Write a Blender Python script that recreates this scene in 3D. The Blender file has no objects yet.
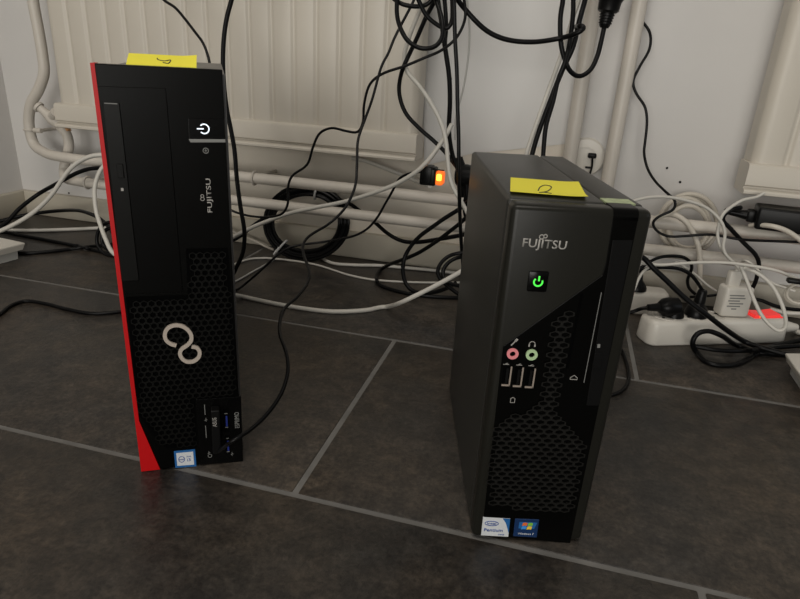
import bpy, bmesh, math, random
from mathutils import Vector, Matrix
random.seed(7)
COL = bpy.context.scene.collection
PI = math.pi

# ------------------------------------------------------------------ camera (solved from the photograph)
FPX = 609.81; PITCH = 0.3797; ROLL = 0.0581; YAW = 0.2393; CAMH = 0.3538*1.2
_fw = Vector((-math.sin(YAW)*math.cos(PITCH), math.cos(YAW)*math.cos(PITCH), -math.sin(PITCH)))
_rt = Vector((math.cos(YAW), math.sin(YAW), 0)); _up = _rt.cross(_fw)
CR = _rt*math.cos(ROLL) + _up*math.sin(ROLL); CU = _up*math.cos(ROLL) - _rt*math.sin(ROLL); CF = _fw
CAM = Vector((0, 0, CAMH))
cd = bpy.data.cameras.new('camera'); cam = bpy.data.objects.new('camera', cd); COL.objects.link(cam)
cd.sensor_width = 36; cd.lens = FPX/800*36; cd.clip_start = 0.02; cd.clip_end = 50
m = Matrix((CR, CU, -CF)).transposed().to_4x4(); m.translation = CAM; cam.matrix_world = m
bpy.context.scene.camera = cam

def ray(px, py): return CF + CR*((px-400)/FPX) - CU*((py-299.5)/FPX)
def atY(px, py, Y): d = ray(px, py); return CAM + d*(Y/d.y)
def atZ(px, py, z=0.0): d = ray(px, py); return CAM + d*((z-CAMH)/d.z)
def onplane(px, py, o, n): d = ray(px, py); return CAM + d*((o-CAM).dot(n)/d.dot(n))

# ------------------------------------------------------------------ materials
def mat(name, c, rough=0.5, metal=0.0, noise=0.0, nscale=8.0, bump=0.0, bscale=200.0, emit=None, estr=0.0, spec=0.5, coat=0.0):
    M = bpy.data.materials.new(name); M.use_nodes = True
    nt = M.node_tree; b = nt.nodes['Principled BSDF']
    b.inputs['Base Color'].default_value = (*c, 1); b.inputs['Roughness'].default_value = rough
    b.inputs['Metallic'].default_value = metal; b.inputs['Specular IOR Level'].default_value = spec
    if coat: b.inputs['Coat Weight'].default_value = coat
    tc = nt.nodes.new('ShaderNodeTexCoord')
    if noise:
        n = nt.nodes.new('ShaderNodeTexNoise'); n.inputs['Scale'].default_value = nscale; n.inputs['Detail'].default_value = 6
        nt.links.new(tc.outputs['Object'], n.inputs['Vector'])
        r = nt.nodes.new('ShaderNodeValToRGB'); r.color_ramp.elements[0].position = .3; r.color_ramp.elements[1].position = .7
        r.color_ramp.elements[0].color = (*[v*(1-noise) for v in c], 1); r.color_ramp.elements[1].color = (*[min(1, v*(1+noise)) for v in c], 1)
        nt.links.new(n.outputs['Fac'], r.inputs['Fac']); nt.links.new(r.outputs['Color'], b.inputs['Base Color'])
    if bump:
        n = nt.nodes.new('ShaderNodeTexNoise'); n.inputs['Scale'].default_value = bscale; n.inputs['Detail'].default_value = 3
        nt.links.new(tc.outputs['Object'], n.inputs['Vector'])
        bp = nt.nodes.new('ShaderNodeBump'); bp.inputs['Strength'].default_value = bump; bp.inputs['Distance'].default_value = 0.002
        nt.links.new(n.outputs['Fac'], bp.inputs['Height']); nt.links.new(bp.outputs['Normal'], b.inputs['Normal'])
    if emit:
        b.inputs['Emission Color'].default_value = (*emit, 1); b.inputs['Emission Strength'].default_value = estr
    return M

M = {}
M['wall'] = mat('white_plaster', (.60, .585, .565), .85, noise=.05, nscale=3, bump=.15, bscale=60)
M['dado'] = mat('brightened_cream_paint', (.70, .645, .555), .75, noise=.05, nscale=4)  # cream paint, lightened to put light into the shade under the radiator
M['wall_slab'] = mat('white_wall_slab', (.66, .65, .63), .7, noise=.02, nscale=4)
M['cream'] = mat('cream_radiator_paint', (.55, .51, .44), .42, noise=.03, nscale=5)
M['pipe'] = mat('cream_pipe_paint', (.56, .52, .46), .42, noise=.04, nscale=9)
M['skirt'] = mat('cream_baseboard_paint', (.50, .46, .38), .5, noise=.06, nscale=7)
M['grout'] = mat('grey_grout', (.155, .15, .14), .9, noise=.15, nscale=30)
M['black'] = mat('black_cable_rubber', (.0036, .0036, .0038), .36, spec=.15)
M['blackthin'] = mat('black_cable_vinyl', (.0036, .0036, .0038), .34, spec=.17)
M['white'] = mat('white_cable_vinyl', (.54, .52, .47), .45)
M['greywhite'] = mat('pale_grey_cable_vinyl', (.46, .455, .43), .45)
M['beige'] = mat('beige_cable_vinyl', (.54, .50, .43), .45)
M['whitepl'] = mat('white_plastic', (.63, .60, .54), .35)
M['blackpl'] = mat('black_plastic', (.0050, .0050, .0050), .34, spec=.16)
M['bezel'] = mat('black_bezel_plastic', (.0017, .0017, .0015), .28, bump=.03, bscale=900, spec=.10)
M['lattice'] = mat('black_lattice_plastic', (.0050, .0050, .0045), .3, spec=.14)
M['recess_shade'] = mat('recess_shade_black', (.0006, .0006, .0006), .8, spec=.04)  # near-black painted in for the shade inside holes, slots and ports
M['glossblk'] = mat('gloss_black_plastic', (.0016, .0016, .0016), .2, spec=.2)
M['red'] = mat('red_plastic', (.50, .004, .006), .4, spec=.3)
M['steel'] = mat('dark_painted_steel', (.05, .05, .05), .42, metal=.2)
M['greysteel'] = mat('grey_edge_steel', (.13, .125, .12), .4, metal=.3)
M['anthracite'] = mat('anthracite_plastic', (.0128, .0125, .0100), .28, bump=.03, bscale=900, spec=.2)
M['anthsteel'] = mat('anthracite_painted_steel', (.0235, .023, .020), .38, bump=.04, bscale=1200, spec=.45)
M['silver'] = mat('silver_print', (.34, .325, .30), .4)
M['silver2'] = mat('pale_silver_plastic', (.43, .37, .315), .35)
M['dimprint'] = mat('grey_print', (.20, .20, .19), .5)
M['lattice2'] = mat('dark_grey_lattice_plastic', (.0105, .0102, .0092), .32, spec=.25)
M['shell_sheen'] = mat('port_metal_sheen', (.30, .25, .21), .35)  # flat pale colour standing in for the metal's reflections
M['pink'] = mat('pink_plastic', (.75, .25, .27), .4)
M['mint'] = mat('pale_green_plastic', (.42, .58, .33), .4)
M['blue'] = mat('blue_plastic', (.015, .03, .22), .4)
M['yellow'] = mat('yellow_paper', (.82, .74, .05), .75)
M['ink'] = mat('dark_ink', (.02, .02, .03), .7)
M['paperw'] = mat('white_sticker', (.62, .64, .66), .4)
M['blues'] = mat('blue_sticker', (.02, .12, .34), .3)
M['navys'] = mat('dark_blue_sticker', (.008, .03, .10), .3)
M['inkblue'] = mat('blue_print', (.02, .07, .30), .4)
M['greenlab'] = mat('pale_green_label', (.36, .42, .24), .5, noise=.25, nscale=160)
M['fr'] = mat('orange_print', (.75, .16, .03), .4); M['fg'] = mat('green_print', (.20, .50, .05), .4)
M['fb'] = mat('light_blue_print', (.05, .28, .72), .4); M['fy'] = mat('yellow_print', (.85, .58, .05), .4)
M['ledw'] = mat('white_led', (.8, .85, .9), .4, emit=(.75, .88, 1), estr=1.0)
M['ledg'] = mat('green_led', (.1, .8, .1), .4, emit=(.06, 1, .06), estr=.62)
M['ledo'] = mat('orange_lamp_plastic', (.9, .3, .02), .4, emit=(1, .13, .02), estr=.9)
M['ledy'] = mat('yellow_neon_glow', (.9, .6, .1), .4, emit=(1, .45, .03), estr=4)
M['ledr'] = mat('red_lamp_plastic', (.8, .05, .04), .25, emit=(1, .05, .05), estr=.42)
M['copper'] = mat('bare_copper', (.55, .30, .14), .4, metal=.6)
M['tie'] = mat('white_cable_tie_nylon', (.55, .55, .54), .4)

def slate():
    Mx = bpy.data.materials.new('dark_slate_tile'); Mx.use_nodes = True; nt = Mx.node_tree; b = nt.nodes['Principled BSDF']
    tc = nt.nodes.new('ShaderNodeTexCoord'); gi = nt.nodes.new('ShaderNodeNewGeometry')
    def noise(s, d, rough=.6):
        n = nt.nodes.new('ShaderNodeTexNoise'); n.inputs['Scale'].default_value = s; n.inputs['Detail'].default_value = d
        n.inputs['Roughness'].default_value = rough; nt.links.new(tc.outputs['Object'], n.inputs['Vector']); return n
    n1 = noise(5, 6); n2 = noise(38, 8, .7); n3 = noise(170, 4, .7)
    r1 = nt.nodes.new('ShaderNodeValToRGB'); e = r1.color_ramp.elements
    e[0].position = .35; e[0].color = (.029, .028, .027, 1); e[1].position = .66; e[1].color = (.057, .045, .034, 1)
    nt.links.new(n1.outputs['Fac'], r1.inputs['Fac'])
    r2 = nt.nodes.new('ShaderNodeValToRGB'); e = r2.color_ramp.elements
    e[0].position = .42; e[0].color = (.68, .68, .68, 1); e[1].position = .68; e[1].color = (1.55, 1.50, 1.42, 1)
    nt.links.new(n2.outputs['Fac'], r2.inputs['Fac'])
    r3 = nt.nodes.new('ShaderNodeValToRGB'); e = r3.color_ramp.elements
    e[0].position = .35; e[0].color = (.62, .62, .62, 1); e[1].position = .7; e[1].color = (1.42, 1.42, 1.40, 1)
    nt.links.new(n3.outputs['Fac'], r3.inputs['Fac'])
    def mul(a, c):
        x = nt.nodes.new('ShaderNodeMix'); x.data_type = 'RGBA'; x.blend_type = 'MULTIPLY'; x.inputs[0].default_value = 1
        nt.links.new(a, x.inputs[6]); nt.links.new(c, x.inputs[7]); return x.outputs[2]
    c = mul(mul(r1.outputs['Color'], r2.outputs['Color']), r3.outputs['Color'])
    r4 = nt.nodes.new('ShaderNodeValToRGB'); e = r4.color_ramp.elements
    e[0].color = (.88, .87, .86, 1); e[1].color = (1.12, 1.12, 1.13, 1)
    nt.links.new(gi.outputs['Random Per Island'], r4.inputs['Fac'])
    c = mul(c, r4.outputs['Color'])
    nt.links.new(c, b.inputs['Base Color'])
    b.inputs['Roughness'].default_value = .5; b.inputs['Specular IOR Level'].default_value = .4
    rr = nt.nodes.new('ShaderNodeMapRange'); rr.inputs['To Min'].default_value = .30; rr.inputs['To Max'].default_value = .55
    nt.links.new(n2.outputs['Fac'], rr.inputs['Value']); nt.links.new(rr.outputs['Result'], b.inputs['Roughness'])
    ad = nt.nodes.new('ShaderNodeMath'); ad.operation = 'ADD'; nt.links.new(n2.outputs['Fac'], ad.inputs[0]); nt.links.new(n3.outputs['Fac'], ad.inputs[1])
    bp = nt.nodes.new('ShaderNodeBump'); bp.inputs['Strength'].default_value = .35; bp.inputs['Distance'].default_value = .0015
    nt.links.new(ad.outputs[0], bp.inputs['Height']); nt.links.new(bp.outputs['Normal'], b.inputs['Normal'])
    return Mx
M['slate'] = slate()

# ------------------------------------------------------------------ mesh building
class MB:
    def __init__(s): s.bm = bmesh.new()
    def face(s, vs, mi=0):
        f = s.bm.faces.new(vs); f.material_index = mi; return f
    def box(s, x0, x1, y0, y1, z0, z1, bevel=0, seg=2, mi=0):
        t = bmesh.new()
        v = [t.verts.new((x, y, z)) for z in (z0, z1) for y in (y0, y1) for x in (x0, x1)]
        for q in ((0, 2, 3, 1), (4, 5, 7, 6), (0, 1, 5, 4), (2, 6, 7, 3), (0, 4, 6, 2), (1, 3, 7, 5)): t.faces.new([v[i] for i in q])
        if bevel: bmesh.ops.bevel(t, geom=list(t.edges), offset=bevel, segments=seg, affect='EDGES', profile=.5)
        for f in t.faces: f.material_index = mi
        s.merge(t); return s
    def merge(s, t, mtx=None):
        if mtx is not None: bmesh.ops.transform(t, matrix=mtx, verts=t.verts)
        me = bpy.data.meshes.new('tmp'); t.to_mesh(me); t.free(); s.bm.from_mesh(me); bpy.data.meshes.remove(me)
    def prism(s, poly, y0, y1, bevel=0, seg=2):          # polygon in x-z, extruded along y
        t = bmesh.new(); n = len(poly)
        a = [t.verts.new((p[0], y0, p[1])) for p in poly]; b = [t.verts.new((p[0], y1, p[1])) for p in poly]
        t.faces.new(a); t.faces.new(b[::-1])
        for i in range(n): t.faces.new((a[i], b[i], b[(i+1) % n], a[(i+1) % n]))
        bmesh.ops.recalc_face_normals(t, faces=t.faces)
        if bevel: bmesh.ops.bevel(t, geom=list(t.edges), offset=bevel, segments=seg, affect='EDGES', profile=.5)
        s.merge(t); return s
    def loft(s, rings, cap=True):                        # rings of equal length
        R = [[s.bm.verts.new(p) for p in r] for r in rings]; n = len(R[0])
        for a, b in zip(R, R[1:]):
            for i in range(n): s.bm.faces.new((a[i], a[(i+1) % n], b[(i+1) % n], b[i]))
        if cap: s.bm.faces.new(R[0][::-1]); s.bm.faces.new(R[-1])
        return s
    def tube(s, pts, r, n=8, closed=False, cap=True):
        pts = [Vector(p) for p in pts]; k = len(pts); rs = r if isinstance(r, (list, tuple)) else [r]*k
        T = []
        for i in range(k):
            a = pts[(i-1) % k] if (closed or i) else pts[0]; b = pts[(i+1) % k] if (closed or i < k-1) else pts[-1]
            T.append((b-a).normalized() if (b-a).length > 1e-9 else Vector((0, 0, 1)))
        u = T[0].orthogonal().normalized(); rings = []
        for i in range(k):
            u = (u - T[i]*u.dot(T[i]))
            u = u.normalized() if u.length > 1e-6 else T[i].orthogonal().normalized()
            w = T[i].cross(u)
            rings.append([pts[i] + (u*math.cos(2*PI*j/n) + w*math.sin(2*PI*j/n))*rs[i] for j in range(n)])
        if closed:
            R = [[s.bm.verts.new(p) for p in r_] for r_ in rings]
            for q in range(k):
                a, b = R[q], R[(q+1) % k]
                best = min(range(n), key=lambda o: (a[0].co-b[o].co).length) if q == k-1 else 0
                for i in range(n): s.bm.faces.new((a[i], a[(i+1) % n], b[(i+1+best) % n], b[(i+best) % n]))
        else: s.loft(rings, cap)
        return s
    def cyl(s, c, axis, r, h, n=24, r2=None):
        c = Vector(c); axis = Vector(axis).normalized(); return s.tube([c, c+axis*h], [r, r if r2 is None else r2], n)
    def ring(s, c, ro, ri, y0, y1, n=28):                # annulus in x-z, extruded along y
        o = lambda r, y: [s.bm.verts.new((c[0]+r*math.cos(2*PI*i/n), y, c[1]+r*math.sin(2*PI*i/n))) for i in range(n)]
        A, B, C_, D = o(ro, y0), o(ri, y0), o(ri, y1), o(ro, y1)
        for i in range(n):
            j = (i+1) % n
            for p, q in ((A, B), (B, C_), (C_, D), (D, A)): s.bm.faces.new((p[i], p[j], q[j], q[i]))
        return s
    def ribbon(s, pts, w, y0, y1):                       # flat band in x-z following pts
        k = len(pts); L, R = [], []
        for i in range(k):
            a = pts[max(0, i-1)]; b = pts[min(k-1, i+1)]; dx, dz = b[0]-a[0], b[1]-a[1]; l = math.hypot(dx, dz) or 1
            nx, nz = -dz/l*w/2, dx/l*w/2
            L.append((pts[i][0]+nx, pts[i][1]+nz)); R.append((pts[i][0]-nx, pts[i][1]-nz))
        rings = [[(L[i][0], y0, L[i][1]), (R[i][0], y0, R[i][1]), (R[i][0], y1, R[i][1]), (L[i][0], y1, L[i][1])] for i in range(k)]
        return s.loft(rings)
    def grille(s, poly, px, pz, hole, y0, y1, cuts=()):
        xs = [p[0] for p in poly]; zs = [p[1] for p in poly]; r = 0; z = min(zs)
        while z < max(zs):
            x = min(xs) + (px/2 if r % 2 else 0)
            while x < max(xs):
                hx = [(0, 2/3*pz), (-px/2, pz/3), (-px/2, -pz/3), (0, -2/3*pz), (px/2, -pz/3), (px/2, pz/3)]
                if all(inside(x+a*.92, z+b*.92, poly) for a, b in hx) and not any(inside(x+a, z+b, c) for c in cuts for a, b in hx+[(0, 0)]):
                    A = [s.bm.verts.new((x+a, y0, z+b)) for a, b in hx]
                    B = [s.bm.verts.new((x+a*hole, y0, z+b*hole)) for a, b in hx]
                    D = [s.bm.verts.new((x+a*hole, y1, z+b*hole)) for a, b in hx]
                    for i in range(6):
                        j = (i+1) % 6
                        s.bm.faces.new((A[i], A[j], B[j], B[i])); s.bm.faces.new((B[i], B[j], D[j], D[i]))
                x += px
            z += pz; r += 1
        bmesh.ops.remove_doubles(s.bm, verts=s.bm.verts, dist=1e-6)
        return s
    def build(s, name, m, parent=None, off=None, smooth=True, angle=40):
        if off is not None: bmesh.ops.translate(s.bm, vec=Vector(off), verts=s.bm.verts)
        bmesh.ops.recalc_face_normals(s.bm, faces=s.bm.faces)
        me = bpy.data.meshes.new(name); s.bm.to_mesh(me); s.bm.free()
        for x in (m if isinstance(m, (list, tuple)) else [m]): me.materials.append(x)
        if smooth:
            me.shade_smooth(); me.set_sharp_from_angle(angle=math.radians(angle))
        o = bpy.data.objects.new(name, me); COL.objects.link(o)
        if parent is not None: o.parent = parent
        return o
def inside(x, y, poly):
    c = False; n = len(poly)
    for i in range(n):
        (x1, y1), (x2, y2) = poly[i], poly[(i+1) % n]
        if (y1 > y) != (y2 > y) and x < (x2-x1)*(y-y1)/(y2-y1)+x1: c = not c
    return c
def spline(P, sub=6):
    P = [Vector(p) for p in P]; out = []; n = len(P)
    for i in range(n-1):
        p0 = P[i-1] if i else P[0]*2-P[1]; p1, p2 = P[i], P[i+1]; p3 = P[i+2] if i+2 < n else P[-1]*2-P[-2]
        d = lambda a, b: max((b-a).length, 1e-6)**.5
        t0 = 0; t1 = t0+d(p0, p1); t2 = t1+d(p1, p2); t3 = t2+d(p2, p3)
        for k in range(sub):
            t = t1+(t2-t1)*k/sub
            A1 = p0*((t1-t)/(t1-t0))+p1*((t-t0)/(t1-t0)); A2 = p1*((t2-t)/(t2-t1))+p2*((t-t1)/(t2-t1)); A3 = p2*((t3-t)/(t3-t2))+p3*((t-t2)/(t3-t2))
            B1 = A1*((t2-t)/(t2-t0))+A2*((t-t0)/(t2-t0)); B2 = A2*((t3-t)/(t3-t1))+A3*((t-t1)/(t3-t1))
            out.append(B1*((t2-t)/(t2-t1))+B2*((t-t1)/(t2-t1)))
    out.append(P[-1]); return out
def tag(o, label, cat, group=None):
    o['label'] = label; o['category'] = cat
    if group: o['group'] = group
    return o
def thing(name, label, cat, loc, rotz=0, group=None):
    o = bpy.data.objects.new(name, None); COL.objects.link(o); o.empty_display_size = .02
    o.location = loc; o.rotation_euler = (0, 0, rotz); return tag(o, label, cat, group)
def struct(o): o['kind'] = 'structure'; return o
def text_bm(txt, height, width=None, thick=.0002, bold=0.0):
    cu = bpy.data.curves.new('txt', 'FONT'); cu.body = txt; cu.size = 1; cu.extrude = 0; cu.resolution_u = 3; cu.offset = bold
    ob = bpy.data.objects.new('txt', cu); COL.objects.link(ob)
    bpy.context.view_layer.update()
    me = bpy.data.meshes.new_from_object(ob.evaluated_get(bpy.context.evaluated_depsgraph_get()))
    bpy.data.objects.remove(ob); bpy.data.curves.remove(cu)
    t = bmesh.new(); t.from_mesh(me); bpy.data.meshes.remove(me)
    xs = [v.co.x for v in t.verts]; ys = [v.co.y for v in t.verts]
    sx, sy = max(xs)-min(xs), max(ys)-min(ys); k = height/sy; kx = k if width is None else width/sx
    cx, cy = (max(xs)+min(xs))/2, (max(ys)+min(ys))/2
    for v in t.verts: v.co = Vector(((v.co.x-cx)*kx, (v.co.y-cy)*k, 0))
    r = bmesh.ops.extrude_face_region(t, geom=list(t.faces))
    for e in r['geom']:
        if isinstance(e, bmesh.types.BMVert): e.co.z += thick
    return t
def put_text(mb, txt, h, c, y, rot=0, width=None, bold=0.0):  # on a front face (x right, z up, outward is -y)
    t = text_bm(txt, h, width, bold=bold)
    mx = Matrix.Translation((c[0], y, c[1])) @ Matrix.Rotation(-rot, 4, 'Y') @ Matrix(((1, 0, 0, 0), (0, 0, -1, 0), (0, 1, 0, 0), (0, 0, 0, 1)))
    mb.merge(t, mx); return mb
def offpoly(c, hw, hh, rot=0):
    return [(c[0]+x*math.cos(rot)-z*math.sin(rot), c[1]+x*math.sin(rot)+z*math.cos(rot)) for x, z in ((-hw, -hh), (hw, -hh), (hw, hh), (-hw, hh))]

# ------------------------------------------------------------------ the room
WALL = 1.25; SKF = 1.234; LEFT = -1.307; PIPEY = 1.150
mb = MB(); mb.box(LEFT-.1, 3.2, -2.6, WALL+.1, -.06, -.0012)
TW, TD, G = .784, .392, .0064
GX = atZ(700, 585).x
for r in range(-8, 3):
    y0 = .469 + TD*r; y1 = min(y0+TD, WALL)
    if y0 >= WALL: continue
    xo = {0: -.215, 1: .157, -1: GX}.get(r, -.215 + .3*(r % 3))
    k0 = math.floor((LEFT-xo)/TW)
    for k in range(k0, k0+8):
        x0 = max(xo+k*TW, LEFT); x1 = min(xo+(k+1)*TW, 3.2)
        if x1-x0 > .03: mb.box(x0+G/2, x1-G/2, y0+G/2, y1-G/2, -.02, 0, bevel=.0016, seg=2, mi=1)
struct(mb.build('floor', [M['grout'], M['slate']]))
mb = MB(); mb.box(LEFT-.1, 3.2, WALL, WALL+.1, -.06, 2.6)
wb = struct(mb.build('wall_back', M['wall']))
mb = MB(); mb.box(LEFT-.1, LEFT, -2.6, WALL, -.06, 2.6)
struct(mb.build('wall_left', M['wall']))
mb = MB(); mb.box(LEFT+.0155, 3.2, SKF, WALL, 0, .059, bevel=.003); struct(mb.build('baseboard_back', M['skirt']))
mb = MB(); mb.box(LEFT, LEFT+.016, -2.6, WALL, 0, .059, bevel=.003); struct(mb.build('baseboard_left', M['skirt']))
P = [atY(x, y, WALL-.003) for x, y in ((423, -60), (612, -60), (574, 143), (470, 154), (424, 166))]
mb = MB(); mb.prism([(p.x, p.z) for p in P], WALL-.003, WALL+.001); struct(mb.build('trim_1', M['wall_slab']))  # thin slab, whiter than the wall, lower edge slanting
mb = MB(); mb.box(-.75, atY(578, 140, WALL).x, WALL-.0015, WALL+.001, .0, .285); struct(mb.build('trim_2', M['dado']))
for px, py in ((667, 168), (680, 182), (69, 193)):
    p = atY(px, py, WALL); mb = MB(); mb.cyl((p.x, WALL+.001, p.z), (0, -1, 0), .0022, .002, 10); mb.build('screw_hole', M['recess_shade'], wb)

# ------------------------------------------------------------------ radiators
def radiator(name, label, x0, x1, valve=False):  # numbers hold the radiators scaled up about the camera, nearer the wall
    t = thing(name, label, 'radiator', ((x0+x1)/2, 1.2, .239), group='cream panel radiators')
    off = (-(x0+x1)/2, -1.2, -.239)
    F = 1.160; prof = []
    n = 10
    prof += [(x0, 1.212), (x0, F+.016)]
    prof += [(x0+.018-.018*math.cos(PI/2*i/n), F+.016-.016*math.sin(PI/2*i/n)) for i in range(1, n+1)]
    pitch = .0460; x = x0+.052
    while x < x1-.03:
        for i in range(9):
            s = i/8; prof.append((x-.008+.016*s, F+.0042*math.sin(PI*s)**2))
        x += pitch
    prof += [(x1-.018+.018*math.sin(PI/2*i/n), F+.016-.016*math.cos(PI/2*i/n)) for i in range(0, n)]
    prof += [(x1, F+.016), (x1, 1.212)]
    mb = MB(); mb.loft([[(p[0], p[1], z) for p in prof] for z in (.281, .87)]); mb.build('front_panel', M['cream'], t, off, angle=60)
    pr = [(1.156, .289), (1.152, .2865), (1.150, .2825), (1.150, .2534), (1.156, .2508), (1.156, .2478), (1.148, .2457), (1.146, .243), (1.146, .2395), (1.148, .238), (1.212, .238), (1.212, .289)]
    mb = MB(); mb.loft([[(x, p[0], p[1]) for p in pr] for x in (x0-.004, x1+.004)]); mb.build('bottom_rail', M['cream'], t, off, angle=30)
    mb = MB(); mb.box(x0+.02, x1-.02, 1.214, 1.232, .256, .86, bevel=.006); mb.build('rear_panel', M['cream'], t, off)
    for x in (x0+.14, x1-.14):
        mb = MB(); mb.box(x-.015, x+.015, 1.20, WALL+.001, .30, .42, bevel=.002); mb.build('wall_bracket', M['cream'], t, off)
    return t, off
rt, roff = radiator('radiator', 'long cream fluted panel radiator behind the red-edged computer', -1.078, -.271)
radiator('radiator', 'cream panel radiator cut by the right edge, above the black power adapter', .312, 1.12)

def pw(px, py, Y): return atY(px, py, Y)
# valve on the left radiator (parts of it)
a = pw(37.5, 106, 1.172); b = pw(52, 118, 1.176); c = pw(63, 125, 1.18)
mb = MB(); mb.tube([a, a+(b-a)*.15, a+(b-a)*.16, a+(b-a)*.5, b], [.0120, .0125, .0088, .0092, .0130], 16); mb.build('valve_spindle', M['pipe'], rt, (-rt.location.x, -rt.location.y, -rt.location.z))
mb = MB(); mb.tube([b-(c-b)*.3, b, c, c+(c-b)*.3], [.011, .0150, .0150, .011], 16)
d = pw(56, 112, 1.158); mb.tube([b, d], [.0105, .0105], 12)
mb.build('valve_body', M['pipe'], rt, (-rt.location.x, -rt.location.y, -rt.location.z))
e = pw(69, 131, 1.178)
mb = MB(); mb.tube([c, (c+e)/2+Vector((.001, 0, .002)), e], [.006, .0065, .006], 12); mb.build('valve_union', M['copper'], rt, (-rt.location.x, -rt.location.y, -rt.location.z))

# ------------------------------------------------------------------ heating pipes
def pipe(label, pts, r, name='heating_pipe', grp='cream heating pipes'):
    mb = MB(); mb.tube(spline(pts, 8), r, 18); o = mb.build(name, M['pipe'], angle=60)
    return tag(o, label, 'pipe', grp)
hz = .158; h1 = lambda px, py: atY(px, py, PIPEY)
z1 = h1(240, 177.5).z*.5 + h1(450, 198.5).z*.5; z2 = h1(240, 202.5).z*.5 + h1(450, 224).z*.5
V = [pw(x, y, PIPEY+.03) for x, y in ((-6, -420), (27, -60), (33, 0), (38.5, 30), (43, 58), (44, 73), (39, 89), (31.5, 103), (29, 117), (30, 131), (34, 144))] 
H = [Vector((pw(45, 155, PIPEY+.01).x, PIPEY+.012, z1+.003)), Vector((pw(60, 158, PIPEY).x, PIPEY, z1)), Vector((-.8, PIPEY, z1)), Vector((-.3, PIPEY, z1)), Vector((.3, PIPEY, z1)), Vector((1.2, PIPEY, z1))]
p1 = pipe('cream pipe running down the left wall corner and on as the upper horizontal pipe', V+H, .0113)
pipe('lower of the two cream horizontal pipes along the wall under the radiators', [pw(60, 126, 1.178), pw(66, 133, 1.178), pw(69, 145, 1.180), pw(66.5, 158, 1.180), pw(64, 169, 1.176), pw(66, 178, 1.160), Vector((pw(76, 182, PIPEY).x, PIPEY+.001, z2)), Vector((-.8, PIPEY, z2)), Vector((-.6, PIPEY, z2)), Vector((-.2, PIPEY, z2)), Vector((.3, PIPEY, z2)), Vector((1.2, PIPEY, z2))], .0108)
def clip(label, x, z, Y=PIPEY):
    t = thing('pipe_clip', label, 'pipe clip', (x, WALL, z), group='pipe clips on the back wall')
    mb = MB(); mb.tube([Vector((0, Y-WALL+.0135*math.sin(a), .0135*math.cos(a))) for a in [2*PI*i/20 for i in range(20)]], .0022, 6, closed=True); mb.build('clip_ring', M['pipe'], t)
    mb = MB(); mb.cyl((0, Y-WALL+.011, 0), (0, 1, 0), .004, WALL-Y-.011+.001, 10); mb.build('clip_stem', M['pipe'], t)
clip('pipe clip round the upper pipe just left of the black coil', atY(255, 190, PIPEY).x, z1)
clip('pipe clip round the lower pipe beside the left wall corner', atY(88, 184, PIPEY).x, z2)
p = pw(30, 131, PIPEY+.03); q = pw(50, 133, PIPEY+.03)
mb = MB(); mb.tube([Vector((p.x+.0125*math.cos(a), PIPEY+.03+.0125*math.sin(a), p.z+.003)) for a in [2*PI*i/20 for i in range(20)]], .0018, 6, closed=True)
mb.tube([(p.x+.013, PIPEY+.03, p.z+.003), (p.x+.032, PIPEY+.03, p.z+.003)], .0055, 12); mb.tube([(p.x+.026, PIPEY+.03, p.z+.003), (p.x+.026, WALL+.001, p.z+.003)], .004, 10)
tag(mb.build('pipe_clip', M['pipe']), 'pipe clip on the bent pipe below the radiator valve', 'pipe clip', 'pipe clips on the back wall')
for lab, (pa, pb), rr in (('cream vertical pipe left of the wall socket', ((593, 0), (584, 75)), .0135), ('cream vertical pipe right of the wall socket', ((637, 0), (613, 165)), .0128)):
    x = sum(atY(*k, 1.22).x for k in (pa, pb))/2
    mb = MB(); mb.tube([(x, 1.2195+rr-.0128-.004, 0), (x, 1.2195+rr-.0128-.004, 1.6)], rr, 20); tag(mb.build('riser_pipe', M['pipe'], angle=60), lab, 'pipe', 'cream vertical pipes')

# wall socket with a plug in it
s = atY(585, 157, WALL)
t = thing('wall_socket', 'round white wall socket between the vertical pipes behind the grey computer', 'socket', (s.x, WALL, s.z))
mb = MB(); mb.tube([(0, .001, 0), (0, -.006, 0), (0, -.010, 0), (0, -.011, 0)], [.037, .037, .034, .028], 36); mb.build('socket_plate', M['whitepl'], t, angle=30)
mb = MB(); mb.ring((0, 0), .021, .019, -.0125, -.009, 32); mb.build('socket_rim', M['whitepl'], t)
mb = MB(); mb.box(.004, .02, -.022, -.0105, .001, .0105, bevel=.003); mb.tube([(.013, -.018, .003), (.014, -.020, -.004), (.015, -.019, -.014), (.012, -.018, -.04)], .0019, 8); mb.box(.0025, .013, -.021, -.0175, -.0185, -.0145, bevel=.001)
o = mb.build('phone_plug', M['blackpl']); o.location = (s.x, WALL, s.z); tag(o, 'small black plug and lead in the round white wall socket', 'plug')

# ------------------------------------------------------------------ computers
def frame(x, y, a):
    o = Vector((x, y, 0)); n = Vector((math.sin(a), -math.cos(a), 0)); u = Vector((math.cos(a), math.sin(a), 0))
    def F(px, py):
        p = onplane(px, py, o, n) - o; return (p.dot(u), p.z)
    return o, u, n, F
W1, H1, D1, A1 = .1059, .4056, .36, math.radians(30.6)
o1, u1, n1, F1 = frame(-.3813, .4505, A1)
W2, H2, D2, A2 = .1062, .3250, .2740, .2642
o2, u2, n2, F2 = frame(-.0299, .4645, A2)
def comp(o, u, n, W, D, a, name, label):
    c = o + u*(W/2) - n*(D/2); t = thing(name, label, 'computer', (c.x, c.y, 0), a)
    return t, (-W/2, -D/2, 0)

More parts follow.
